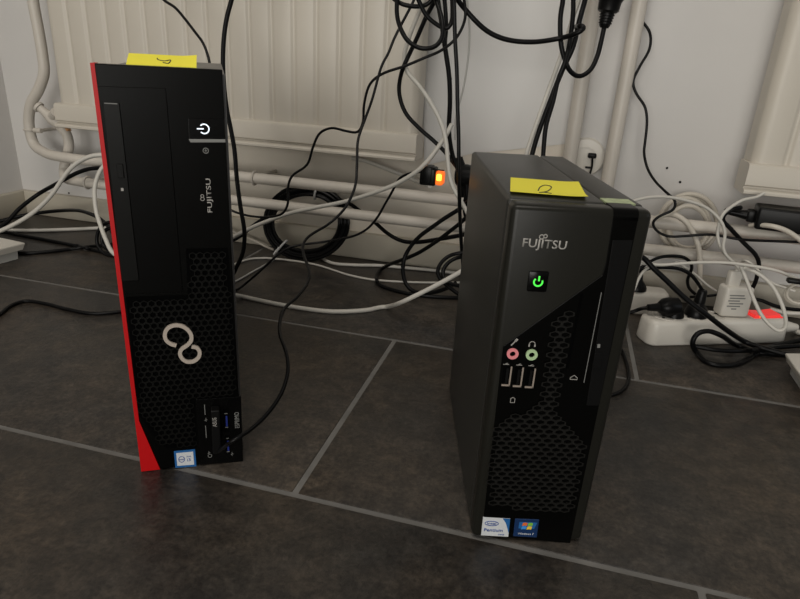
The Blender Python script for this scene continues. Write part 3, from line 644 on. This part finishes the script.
# black appliance plug at the top of the picture
a = atY(604, 28, 1.10); b = atY(612, -6, 1.10); ax = (b-a).normalized()
mb = MB(); mb.tube([a, a+ax*.004, a+ax*.020, a+ax*.026], [.0065, .0085, .0105, .0115], 16)
for k in range(4): mb.tube([a+ax*(.006+.004*k), a+ax*(.008+.004*k)], [.0102+.0005*k, .0102+.0005*k], 16)
mb.tube([a+ax*.022, a+ax*.025, a+ax*.037, a+ax*.047, a+ax*.062, a+ax*.064], [.013, .0165, .0175, .0225, .0225, .020], 20)
tag(mb.build('power_plug', M['blackpl']), 'black plug with ribbed sleeve hanging at the top beside the pipes', 'plug', 'black plugs')
flexD = a+ax*.002

# ------------------------------------------------------------------ white flat boxes at the picture's sides
def flatbox(name, label, C, A, B, z, cat, h):
    e1 = (A-C); e2 = (B-C)
    t = thing(name, label, cat, ((A.x+B.x)/2, (A.y+B.y)/2, 0)); off = (-t.location.x, -t.location.y, 0)
    q = [C, C+e1, C+e1+e2, C+e2]; g = sum(q, Vector())/4
    def rg(zz, ins): return [Vector((p.x+(g.x-p.x)*ins, p.y+(g.y-p.y)*ins, zz)) for p in q]
    mb = MB(); mb.loft([rg(z-h, .05), rg(z-.002, 0), rg(z, .006)]); mb.build('cover', M['whitepl'], t, off, smooth=False)
    mb = MB(); mb.loft([rg(.0005, .16), rg(z-h, .14)]); mb.build('base', M['greywhite'], t, off, smooth=False)
z = .034; C = atZ(24.5, 242.8, z); A = atZ(0, 237.5, z); B = atZ(-4, 250, z); A = C+(A-C).normalized()*.16; B = C+(B-C).normalized()*.13
flatbox('network_box', 'flat white box on the floor at the left edge of the photo', C, A, B, z, 'box', .014)
z = .030; C = atZ(785.5, 353.3, z); A = atZ(812, 353.5, z); B = atZ(802, 377, z); A = C+(A-C).normalized()*.16; B = C+(B-C).normalized()*.14
flatbox('network_box', 'flat white box on the floor at the right edge of the photo', C, A, B, z, 'box', .012)
for o in [o for o in bpy.data.objects if o.name.startswith('network_box')]: o['group'] = 'flat white boxes'

# ------------------------------------------------------------------ cables
def place(px, py, Y, r, behind=False, lift=0):
    d = ray(px, py); k = Y/d.y; p = CAM + d*k
    lim = (SKF if p.z < .062 else WALL) - r - .0005
    if p.y > lim: p = CAM + d*(lim/d.y)
    if not behind:
        for zc in (z1, z2):
            if abs(p.z-zc) < .0125+r and p.y > PIPEY-.0118-r: p = CAM + d*((PIPEY-.0118-r)/d.y)
    if p.z < r+lift: p = CAM + d*((r+lift-CAMH)/d.z)
    return p
def cable(label, m, wpx, pts, ys, name='cable', cat='cable', grp=None, behind=False, ends=(None, None), sub=6, n=8, tail=None, head=None, lift=0):
    if not isinstance(ys, (list, tuple)): ys = [(0, ys), (1, ys)]
    L = [0]
    for a, b in zip(pts, pts[1:]): L.append(L[-1]+math.hypot(a[0]-b[0], a[1]-b[1]))
    P = []; r = .003
    if isinstance(m, str) and m.startswith('black'): wpx *= 1.1
    for it in range(2):
        P = []
        for (x, y), l in zip(pts, L):
            f = l/L[-1]; Y = ys[-1][1]
            for (f0, y0), (f1, y1_) in zip(ys, ys[1:]):
                if f <= f1: Y = y0+(y1_-y0)*max(0, (f-f0))/max(f1-f0, 1e-6); break
            P.append(place(x, y, Y, r, behind, lift))
        r = wpx/2*sum((p-CAM).dot(CF) for p in P)/len(P)/FPX
    if ends[0] is not None: P[0] = ends[0]
    if ends[1] is not None: P[-1] = ends[1]
    if pts[0][1] < -5: P.insert(0, P[0]+Vector((0, .02, .42)))
    if pts[-1][1] < -5: P.append(P[-1]+Vector((0, .02, .42)))
    if tail: P += back(tail)
    if head: P = back(head)[::-1] + P
    S = spline(P, 12); Q = [S[0]]; acc = 0            # even steps of 4 mm along the cable
    for p, q in zip(S, S[1:]):
        acc += (q-p).length
        if acc >= .004: Q.append(q); acc = 0
    if (Q[-1]-S[-1]).length > 1e-5: Q.append(S[-1])
    for p in Q: p.z = max(p.z, r)
    CABLES.append([name, M[m], r, Q, n, label, cat, grp, (ends[0] is not None or bool(head), ends[1] is not None or bool(tail))])
CABLES = []
def push_cables_along_view():                                     # where two cables would run through each other they are pushed apart along the camera's line of sight
    from mathutils.kdtree import KDTree
    for it in range(160):
        tot = sum(len(c[3]) for c in CABLES); kd = KDTree(tot); idx = []
        for ci, c in enumerate(CABLES):
            for pi, p in enumerate(c[3]): kd.insert(p, len(idx)); idx.append((ci, pi))
        kd.balance(); mv = {}; hit = 0
        for k, (ci, pi) in enumerate(idx):
            p = CABLES[ci][3][pi]; ra = CABLES[ci][2]
            for q, kk, dist in kd.find_range(p, ra+.0052):
                cj, pj = idx[kk]
                if cj <= ci: continue
                need = ra+CABLES[cj][2]+.0011
                if dist >= need: continue
                hit += 1; vp = (CAM-p).normalized(); s = (p-q).dot(vp)
                dirn = 1 if (s > 1e-5 or (abs(s) <= 1e-5 and (ci+cj) % 2)) else -1
                st = (need-dist)*.55
                for key, sg in (((ci, pi), dirn), ((cj, pj), -dirn)):
                    c_ = CABLES[key[0]]; w = 1.0
                    if sg < 0 and c_[3][key[1]].z < c_[2]+.0008: w = 0
                    d_ = mv.get(key, 0); v_ = sg*st*w
                    if abs(v_) > abs(d_): mv[key] = v_
        if not hit: break
        for ci, c in enumerate(CABLES):
            n_ = len(c[3]); d = [mv.get((ci, i), 0) for i in range(n_)]
            if not any(d): continue
            for _ in range(2):
                e = [max((d[max(0, i-1)], d[i], d[min(n_-1, i+1)]), key=abs)*.5 + .5*(d[max(0, i-1)]+d[i]+d[min(n_-1, i+1)])/3 for i in range(n_)]; d = e
            for i in range(n_):
                if (i < 2 and c[8][0]) or (i > n_-3 and c[8][1]): continue
                p = c[3][i]; c[3][i] = p + (CAM-p).normalized()*d[i]; c[3][i].z = max(c[3][i].z, c[2])
                lim = (SKF if c[3][i].z < .062 else WALL-.0035) - c[2] - .0004
                if c[3][i].y > lim: c[3][i].y = lim
    for name, m, r, Q, n, label, cat, grp, _ in CABLES:
        for _k in range(1): Q[1:-1] = [(a+b*2+c)/4 for a, b, c in zip(Q, Q[1:], Q[2:])]
        for p in Q: p.z = max(p.z, r)
        mb = MB(); mb.tube(Q, r, n); tag(mb.build(name, m, angle=80), label, cat, grp)
PORTS = {1: 0, 2: 0}
def back(which):                                      # next free socket on a computer's back
    o, u, n, W, D, H = (o1, u1, n1, W1, D1, H1) if which == 1 else (o2, u2, n2, W2, D2, H2)
    k = PORTS[which]; PORTS[which] += 1
    p = o + u*(W*(.2+.3*((k*2) % 3))) - n*D; p.z = .04+.034*(k//3)
    return [p - n*(.062+.009*(k % 4)) + Vector((0, 0, -.010)), p - n*.03, p - n*.0012]
BK = 'black cables'; WH = 'white cables'
# ---- hanging bundle in the middle
cable('thin black cable hanging to the front port of the red-edged computer', 'blackthin', 2.9,
  [(417,-14),(414,0),(409,10),(400,27),(394,39),(388,54),(382,65),(372,100),(364,122),(358,140),(357,163),(355,187),(345,208),(330,223),(308,237),(303,245),(304,256),(309,270),(308,282),(297,297),(284,309),(280,322),(280,335),(286,352),(288,370),(282,392),(268,413),(250,430),(234,440),(221,445)],
  [(0,1.0),(.25,.98),(.5,.86),(.75,.60),(1,.445)], name='usb_cable', grp=BK, ends=(None, MT1 @ Vector((F1(218,446)[0], -.0105, F1(218,446)[1]))))
cable('thin black cable crossing the radiator to the right of the red-edged computer', 'blackthin', 2.4,
  [(462,-14),(465,5),(465,19),(457,37),(442,50),(424,58),(405,66),(382,74),(370,84),(364,105),(363,122),(358,132),(346,131),(332,128),(320,133),(313,147),(307,165),(292,176),(288,187),(288,203),(283,213),(270,217),(250,216),(235,212),(222,207)],
  [(0,1.01),(.4,1.0),(.7,1.03),(1,1.0)], tail=1, grp=BK)
cable('thick black cable in a hanging loop, leftmost loop of the bundle', 'black', 4.2, [(398,-14),(397,0),(397,15),(400,27),(408,41),(422,48.5),(435,46.5),(441.5,39),(443,30),(441,15),(436,0),(434,-12)], [(0,.98),(.5,.96),(1,1.0)], grp=BK)
cable('black cable in a shallow loop at the top edge, above the other loops', 'black', 4.0, [(384,-14),(393,-2),(402,4),(416,6.5),(428,4),(434,-4),(440,-14)], .985, grp=BK)
cable('black cable in a short narrow loop beside the straight hanging cables', 'black', 4.0, [(412,-14),(418,-1),(426,15),(436,24),(447,29),(451.5,22),(452.5,8),(452,-12)], [(0,.97),(1,.995)], grp=BK)
cable('black cable hanging straight down to the round black plug', 'black', 4.4, [(436,-14),(438,2),(442,25),(444.5,44),(449,75),(450,100),(449,133),(452.5,155),(458,170)], [(0,1.012),(1,1.05)], grp=BK)
cable('black cable right of the one to the round plug, ending behind the loops', 'black', 4.0, [(444,-14),(445,5),(446,20),(446,32),(445,42),(446,56),(450,80)], [(0,1.03),(1,1.04)], grp=BK)
cable('straight black cable hanging past the left side of the grey computer', 'blackthin', 3.6, [(453,-14),(454,0),(455,37),(457,75),(457.5,105),(458.5,133),(459,180),(460,217),(462,255),(466,300)], [(0,.97),(.6,.96),(1,1.02)], tail=2, grp=BK)
cable('black cable slanting down from the bundle behind the white one', 'black', 4.0, [(438,-14),(434,2),(427,15),(417,38),(408,57),(402,71),(399,91),(405,112),(419,128),(435,142),(445,152),(456,166)], [(0,1.02),(.5,1.05),(1,1.06)], grp=BK)
cable('thick black cable sweeping right from the bundle to the pipes', 'black', 4.6, [(449,-14),(457,-1),(471,16),(487,31),(506,39.5),(534,42),(561,38),(576,33.5),(583,29.5),(582,26),(575,27)], [(0,1.0),(.8,1.05),(.93,1.03),(1,1.09)], grp=BK)
cable('black cable slanting down from the top behind the grey computer', 'black', 4.6, [(588,-14),(585,0),(579,22),(573,47),(562,71),(549,104),(537,137),(532.5,153),(528,172)], [(0,1.09),(1,1.03)], tail=2, grp=BK)
cable('black cable hanging in a u from the ribbed plug, left of the pipes', 'black', 4.4, [(563,-14),(563,0),(560.5,16),(561,44),(565,60),(570,71),(579,76.5),(590,70.5),(597,57),(601,42),(604,28)], [(0,1.07),(.5,1.06),(1,1.10)], grp=BK, ends=(None, flexD))
cable('second black cable hanging down behind the top of the grey computer', 'black', 4.2, [(574,-14),(573,14),(570,40),(565,62),(558,80),(553,102),(546,126),(543.5,150),(541,176)], [(0,1.08),(1,1.02)], tail=2, grp=BK)
cable('white cable running down beside the slanting black one behind the grey computer', 'white', 4.4, [(583,-14),(574,14),(565.5,42),(554.5,74),(545,100),(535,128),(527,152),(523,172)], [(0,1.13),(1,1.05)], grp=WH)
cable('white cable hanging from the bundle in front of the lit switch', 'white', 4.4, [(428,-14),(421,7),(414,24),(407,44),(404,58),(407,71),(421,88),(435,110),(443,128),(446.5,145),(448,163),(450.5,180),(455,191),(462,203),(470,220)], [(0,1.04),(.3,1.05),(1,1.0)], tail=2, grp=WH)
cable('white cable curving left from beneath the lit switch to the red-edged computer', 'white', 4.2, [(452,124),(443,140),(423,166),(400,182),(373,193),(343,202),(313,208),(287,214),(268,221),(253,227),(235,236),(222,243)], [(0,1.035),(.2,1.03),(.5,1.06),(1,1.04)], tail=1, grp=WH)
cable('pale grey thin cable hanging down right of the bundle', 'greywhite', 2.0, [(466,-14),(468,8),(469.5,30),(468.5,55),(463,90),(456,116),(455,140)], 1.15, grp=WH)
cable('pale thin cable drooping along the wall behind the switch', 'white', 4.5, [(352,158),(366,161),(377,165),(390,170),(402,175),(416,181),(430,186)], 1.2, grp=WH)
# ---- left behind the red-edged computer
cable('thin black cable arching down to the top of the red-edged computer', 'blackthin', 2.6, [(155,-12),(164,0),(175,7.5),(185,19),(195,32),(203,43),(208,56),(211,72),(213,100)], [(0,1.02),(1,.95)], tail=1, grp=BK)
cable('thick black cable down the right side of the red-edged computer', 'black', 4.2, [(234,-14),(231.5,0),(227,17),(224,37),(223,60),(224,85),(227,110),(231,130),(234.5,150),(237,180),(240.5,207),(244.5,232),(243,252),(237,266),(228,280)], [(0,1.02),(.5,.98),(1,.95)], tail=1, grp=BK)
cable('white cable rising from the floor at left to the red-edged computer', 'white', 4.4, [(-14,235),(0,231),(9,227),(27,217),(41,206),(53,193),(63,178),(71,168),(80,161),(90,156.5),(100,155),(116,157)], [(0,.98),(1,1.06)], tail=1, grp=WH)
cable('white cable bending down along the red edge to the floor', 'white', 4.2, [(112,160),(102,168),(97,178),(94.5,190),(96,210),(100,224),(106,240),(114,254)], [(0,1.0),(1,.92)], tail=1, grp=WH)
cable('white cable lying straight across the floor at left', 'white', 3.6, [(-14,229),(0,230),(32,230.5),(67,229.5),(100,228),(125,227)], 9, tail=1, grp=WH)
cable('black cable from behind the red-edged computer down to the left corner', 'black', 3.8, [(125,167),(99,168),(89,169),(78,172.5),(69,177),(58,183),(37,195),(19,209),(7,222),(-14,236)], [(0,1.12),(.6,1.12),(1,1.0)], head=1, grp=BK)
cable('black cable arching on the floor along the left baseboard', 'black', 3.4, [(-14,224),(0,221),(20,216),(42,212.5),(63,210.5),(78,210.5),(88,213),(97,217),(108,226),(118,238)], [(0,1.10),(.5,1.18),(1,1.0)], tail=1, grp=BK)
cable('black cable slanting over the floor tiles left of the red-edged computer', 'black', 3.2, [(-14,231),(5,232),(20,235),(47,240),(77,246),(98,251),(125,258)], 9, tail=1, grp=BK)
cable('black cable from the flat white box at left along the floor', 'black', 3.2, [(15,252.5),(30,253),(50,251.5),(83,247.5),(105,245),(130,243)], 9, tail=1, grp=BK)
cable('black cable wavy on the floor nearest the left edge', 'black', 3.4, [(-14,322),(0,314),(12,305),(25,301),(43,303),(67,309),(93,313.5),(117,312),(135,309)], 9, tail=1, grp=BK)
for i, (lab, pts) in enumerate((('black cable loop on the floor behind the red edge, larger one', [(112,222),(104,224),(98,232),(97,243),(102,252),(112,256),(124,254)]), ('black cable loop on the floor behind the red edge, smaller inner one', [(116,228),(107,229),(102,236),(103,245),(109,250),(120,249)]))):
    cable(lab, 'black', 3.4, pts, [(0,.96),(1,.94)], grp=BK)
cable('thin black cable from the lit switch sagging left to the floor', 'blackthin', 2.2, [(420,172),(411,173),(400,178),(392,192),(385,204),(377,218),(367,229),(355,235.5),(340,239),(323,242),(300,245),(287,248.5),(273,259),(258,273),(240,288),(225,298)], [(0,1.05),(.5,1.06),(1,.95)], tail=1, grp=BK)
cable('thick white cable sweeping across the floor between the two computers', 'white', 4.6, [(224,293),(240,296),(267,302),(300,308),(333,311.5),(367,310),(385,307),(402,302),(427,290),(446,280),(462,271),(475,264)], [(0,9),(.62,9),(.64,.91),(1,.90)], head=1, tail=2, grp=WH)
cable('thin white cable curving over the floor beyond the thick one', 'white', 2.2, [(226,268),(240,262),(253,258.5),(270,258.5),(287,260),(317,265),(347,274.5),(365,278.5),(380,280.5),(420,282.5),(458,282.5),(475,282)], 9, grp=WH)
cable('thin pale cable slanting on the floor beside the red-edged computer', 'greywhite', 1.8, [(226,286),(240,279),(252,272),(263,266),(275,259)], 9, grp=WH)
cable('white cable lying along the foot of the back baseboard', 'white', 3.4, [(318,254),(325,260),(334,263.5),(353,265),(378,265.5),(403,267.5),(440,271),(470,275)], 9, grp=WH)
cable('beige cable hanging low behind the lower pipe beside the red-edged computer', 'beige', 2.6, [(226,228),(247,238),(257,242),(266,246.5),(274,250)], 1.21, grp=WH, behind=True)
cable('short black cable piece running from the coil past the red-edged computer', 'black', 3.2, [(228,242),(240,236.5),(249,229),(258,222),(266,217)], [(0,1.08),(1,1.12)], head=1, grp=BK)
# ---- right of the coil, behind the grey computer
cable('black cable leaving the coil and sagging behind the middle loops', 'black', 3.8, [(338,199),(350,204),(360,211),(375,222.5),(387,233),(398,239.5),(407,242),(420,242),(440,239),(460,235.5),(476,233)], [(0,1.19),(.2,1.185),(.5,1.16),(1,1.12)], tail=2, grp=BK, behind=True)
cable('black cable looping from the grey computer to the floor, inner loop', 'black', 4.0, [(474,199),(458,210),(445,218),(433,226.5),(420,236),(411,246),(404.5,258),(403,272),(406,284),(413,291),(427,293),(442,290),(456,283)], [(0,1.02),(.5,1.04),(1,.98)], head=2, grp=BK)
cable('black cable looping wide over the floor, outermost loop', 'black', 3.6, [(472,215),(458,225),(437,241),(420,252),(407,258),(393,263),(382,269),(376.5,277),(380,285),(390,289),(405,293),(427,296),(450,297.5),(474,298)], [(0,1.0),(.35,1.06),(.45,1.14),(.5,9),(1,9)], head=2, grp=BK)
for lab, pts in (('black coiled cable at the grey computer\'s left side, outer turn', [(474,251),(460,253),(449,256),(441,263),(437.5,272),(441,280),(449,287),(462,296),(474,300)]),
                 ('black coiled cable at the grey computer\'s left side, inner turn', [(474,256),(460,257),(449,262),(443,271),(445,280),(455,285),(474,287)])):
    cable(lab, 'black', 3.8, pts, [(0,1.0),(1,.93)], grp=BK)
cable('black cable hanging from the round plug behind the grey computer', 'black', 4.6, [(467,184),(467,194),(465,204),(466,216),(472,228)], 1.04, tail=2, grp=BK)
# ---- coil of black cable behind the lower pipe
t = thing('cable_coil', 'thick coil of black cable leaning on the baseboard behind the lower pipe', 'cable coil', (atY(305, 250, 1.18).x, 1.18, 0))
cT = atY(306, 190, 1.199); cB_ = atZ(306, 255, .012); cen = (cT+cB_)/2; vv = (cT-cB_)/2; uu = (atY(342.5, 226, 1.185)-atY(268, 226, 1.185))/2
off = -Vector(t.location)
mb = MB(); offs = [(0, 0), (.0062, .001), (-.0062, .001), (.003, .0058), (-.003, .0058), (.0095, .0055), (-.0092, -.004), (.0032, -.0055), (.0105, -.003)]; pts = []
N = 44
for j, (dr, dy) in enumerate(offs):
    mb.tube([cen + (uu*(1+dr/uu.length))*math.cos(2*PI*i/N) + (vv*(1+dr/vv.length))*math.sin(2*PI*i/N) + Vector((0, dy*.6+.0012*math.sin(3*2*PI*i/N+j), .0008*math.sin(2*2*PI*i/N+j*2))) for i in range(N)], .0036, 8, closed=True)
mb.build('cable_turns', M['black'], t, off)
for k, ang_ in enumerate((1.28, 3.98)):
    p = cen+uu*math.cos(ang_)+vv*math.sin(ang_); rad = (uu.normalized()*math.cos(ang_)+vv.normalized()*math.sin(ang_)); ny = Vector((0, -1, 0))
    mb = MB(); mb.tube([p+rad*.0175*math.cos(2*PI*i/16)+ny*(.0105*math.sin(2*PI*i/16)-.001) for i in range(16)], .0022, 6, closed=True)
    if k: mb.tube([p+ny*.012-rad*.0, p+ny*.015+rad*.010, p+ny*.013+rad*.018], [.003, .0028, .003], 8)
    mb.build('cable_tie', M['tie'], t, off)
# ---- right side
cable('thin black cable waving down the back wall on the right', 'blackthin', 2.5, [(643,-14),(638,6),(640.5,18),(650,33),(649.5,49),(639.5,67),(633,82),(636,93),(645,107),(647,121),(645,143),(644,152),(647,167),(655,181),(667,193),(675,201),(674,209),(660,216),(653,222),(655,229),(667,236),(686,236),(710,234.5),(741,239.5),(770,241),(800,242),(815,243)], [(0,1.238),(.06,1.238),(.12,1.22),(.44,1.2),(.52,1.12),(1,1.11)], grp=BK)
cable('white cable arching from the grey computer\'s top down to the white charger', 'white', 3.2, [(612,207),(633,201),(648,197.5),(667,197),(688,201),(705,207),(717,216.5),(723,225),(725,236),(723,246),(726,255),(733,262),(740,270)], [(0,1.03),(.6,1.07),(1,1.06)], grp=WH)
cable('white cable twisting with its neighbour, rising to the right radiator', 'white', 3.2, [(764,193),(757,197),(743,200),(731,207),(723,214),(719,224),(717.5,234),(720,246),(727,256),(734,263),(744,269)], [(0,1.13),(.4,1.09),(1,1.06)], grp=WH)
t = thing('cable_coil', 'loose coil of beige cable hanging behind the upper pipe at right', 'cable coil', (atY(686, 250, 1.2).x, 1.2, 0), group='cable coils')
mb = MB(); off = -Vector(t.location)
for cx, cy, rx, ry, yy in ((690, 221, 27, 27, 1.212), (684, 224, 25, 26, 1.203), (688, 228, 20, 22, 1.194), (693, 225, 24, 26, 1.219)):
    mb.tube([atY(cx+rx*math.cos(2*PI*i/40), cy-ry*math.sin(2*PI*i/40), yy) for i in range(40)], .0042, 8, closed=True)
mb.build('cable_turns', M['beige'], t, off)
cable('beige cable bending over the upper pipe and down beside the coil', 'beige', 5.6, [(655,219),(664,215),(675,215),(686,222),(693,233),(698,245),(700,262),(699.5,280),(698,300)], [(0,1.19),(.2,1.12),(.7,1.12),(1,1.15)], grp=WH)
cable('beige cable drooping under the black adapter along the upper pipe', 'beige', 5.0, [(750,225.5),(760,225),(774,226.5),(787,231),(799,239),(810,248)], [(0,1.125),(.3,1.09),(1,1.09)], grp=WH)
cable('white cable stretched level from the grey computer over the power strip', 'white', 3.2, [(628,262),(643,263.5),(660,265),(676,264),(700,262.5),(729,263),(752,266),(776,270.5),(790,276),(804,283)], [(0,1.0),(1,1.03)], head=2, grp=WH)
cable('white cable curling down at the grey computer\'s right edge', 'white', 2.8, [(634,290),(639,278),(644,271),(651,266),(660,265)], [(0,.99),(1,1.01)], grp=WH)
cable('thin white cable slanting down to the white charger', 'white', 2.4, [(676,262),(686,268),(696,275),(706,284),(716,291)], [(0,1.09),(1,1.12)], grp=WH)
cable('thin white cable from the charger to the small coil at right', 'white', 2.6, [(738,255),(747,261),(757,269),(765,278),(773,283.5),(783,287),(795,291.5)], [(0,1.04),(1,1.02)], grp=WH, ends=(uc, None))
cable('thick white cable looping down past the red switch', 'white', 3.8, [(741,267),(748,284),(754,300),(762,316),(771,326),(780,331.5),(785,328),(785,315),(780,300),(773,287),(763,277),(753,271),(744,268)], [(0,1.03),(.45,.985),(.6,.985),(1,1.03)], grp=WH)
cable('white flex leaving the right end of the power strip', 'whitepl', 5.5, [(789,328),(795,331),(803,334),(816,338)], [(0,1.06),(1,9)], grp=WH, ends=(ps.matrix_basis @ Vector((SL/2+.030, 0, .018)), None))
cable('white cable lying behind the power strip at the right edge', 'white', 4.0, [(770,309),(783,312.5),(800,313.5),(815,314)], [(0,1.14),(1,1.13)], grp=WH)
t = thing('cable_coil', 'small coil of cream cable at the right edge over the power strip', 'cable coil', tuple(atY(799, 318, 1.0)), group='cable coils')
cq = atY(799.5, 294, 1.0); off = -Vector(t.location); mb = MB()
for k, (r_, dy) in enumerate(((.0195, 0), (.0175, .004), (.0185, -.004))):
    mb.tube([cq+Vector((r_*1.0*math.cos(2*PI*i/32), dy, r_*.85*math.sin(2*PI*i/32)+.001*k)) for i in range(32)], .0020, 8, closed=True)
mb.build('cable_turns', M['beige'], t, off)
mb = MB(); p = atY(793, 281, .986); mb.box(p.x-.008, p.x+.03, p.y-.006, p.y+.006, p.z-.003, p.z+.0035, bevel=.0015); tag(mb.build('usb_connector', M['blackpl']), 'dark cable connector above the small cream coil at the right edge', 'connector')
cable('black cable folding back from the adapter and down behind the charger', 'black', 3.8, [(752,210),(742,207.5),(733,209),(725,214),(722.5,220),(729,227),(740,239),(749,248),(755,254),(759,263),(757.5,274),(755,283),(750,292),(745,300)], [(0,1.12),(.15,1.11),(.3,1.11),(1,1.13)], grp=BK, ends=(adp, None))
cable('black cable running behind the power strip to the right edge', 'black', 3.4, [(736,298),(747,298.5),(760,300),(770,304),(781,307.5),(800,310),(815,311)], [(0,1.17),(1,1.16)], grp=BK)
cable('short black cable between upright plug and white charger', 'black', 2.6, [(690,297),(702,296.5),(716,295),(724,294)], 1.15, grp=BK)
cable('black cable arching from behind the grey computer into the upright plug, upper arch', 'black', 3.0, [(638,270),(651,261),(661,257),(674,256),(684,257.5),(690,262),(692,267),(690.5,272),(687.5,280),(689,288),(695,294)], [(0,1.03),(1,1.10)], grp=BK)
cable('black cable arching into the upright plug, lower arch', 'black', 3.4, [(636,272),(651,268),(667,267.5),(680,269),(690,274),(696,280.5),(699,289)], [(0,1.0),(1,1.05)], grp=BK, ends=(None, flexB))
cable('thick black cable slanting across the front of the power strip', 'black', 4.8, [(640,256),(654,269),(667,281),(686,299),(705,313.5),(728,331),(749,343.5),(770,350),(786,354.5),(800,357)], [(0,.99),(.45,.99),(.66,1.012),(.74,9),(1,9)], head=2, lift=.013, grp=BK)
cable('black flex from the lying plug going behind the grey computer', 'black', 3.6, [(648,306),(640,309),(632,312),(622,314)], 1.05, tail=2, grp=BK, ends=(flexA, None))
cable('black flex of the plug in the half hidden strip', 'black', 3.6, [(638,283),(636,276),(630,268),(622,262)], 1.05, tail=2, grp=BK, ends=(flexC, None))
cable('black cable in a loop on the floor in front of the power strip', 'black', 4.6, [(815,338),(800,340),(783,344),(764,349),(750,358),(737,364),(722,365.5),(706,362),(696,352),(692.5,342),(697,334),(708,331),(720,335),(738,346),(755,352),(786,355),(812,356)], [(0,9),(.44,9),(.50,.972),(.66,.99),(.74,9),(1,9)], grp=BK)
cable('second black cable lying across the floor loop by the power strip', 'black', 4.2, [(694,346),(704,348),(716,350),(730,351),(748,350.5),(762,349),(781,347),(815,345)], 9, lift=.008, grp=BK)
cable('black cable loop on the floor by the lower right of the grey computer', 'black', 3.4, [(612,341),(620,348),(625,358),(628.5,370),(628,382),(621,391),(608,396)], [(0,.86),(1,9)], head=2, grp=BK)

push_cables_along_view()

# ------------------------------------------------------------------ light and look
def area(name, loc, rot, sx, sy, e, col):
    l = bpy.data.lights.new(name, 'AREA'); l.shape = 'RECTANGLE'; l.size = sx; l.size_y = sy; l.energy = e; l.color = col
    o = bpy.data.objects.new(name, l); COL.objects.link(o); o.location = loc; o.rotation_euler = rot; return o
area('ceiling_lamp', (-.25, -.45, 2.45), (math.radians(16), 0, 0), 1.4, .8, 25, (1, .93, .84))
area('window_daylight', (-.35, -3.4, .72), (math.radians(90), 0, math.radians(-2)), 3.4, 1.3, 92, (1, .97, .91))
area('side_window_daylight', (2.9, -.2, 1.4), (0, math.radians(75), 0), 1.4, 1.2, 6, (.80, .90, 1))
w = bpy.data.worlds.new('World'); bpy.context.scene.world = w; w.use_nodes = True
w.node_tree.nodes['Background'].inputs[0].default_value = (1, .97, .92, 1); w.node_tree.nodes['Background'].inputs[1].default_value = .17
v = bpy.context.scene.view_settings; v.view_transform = 'Standard'; v.look = 'None'; v.exposure = -.10; v.gamma = 1; v.use_curve_mapping = False
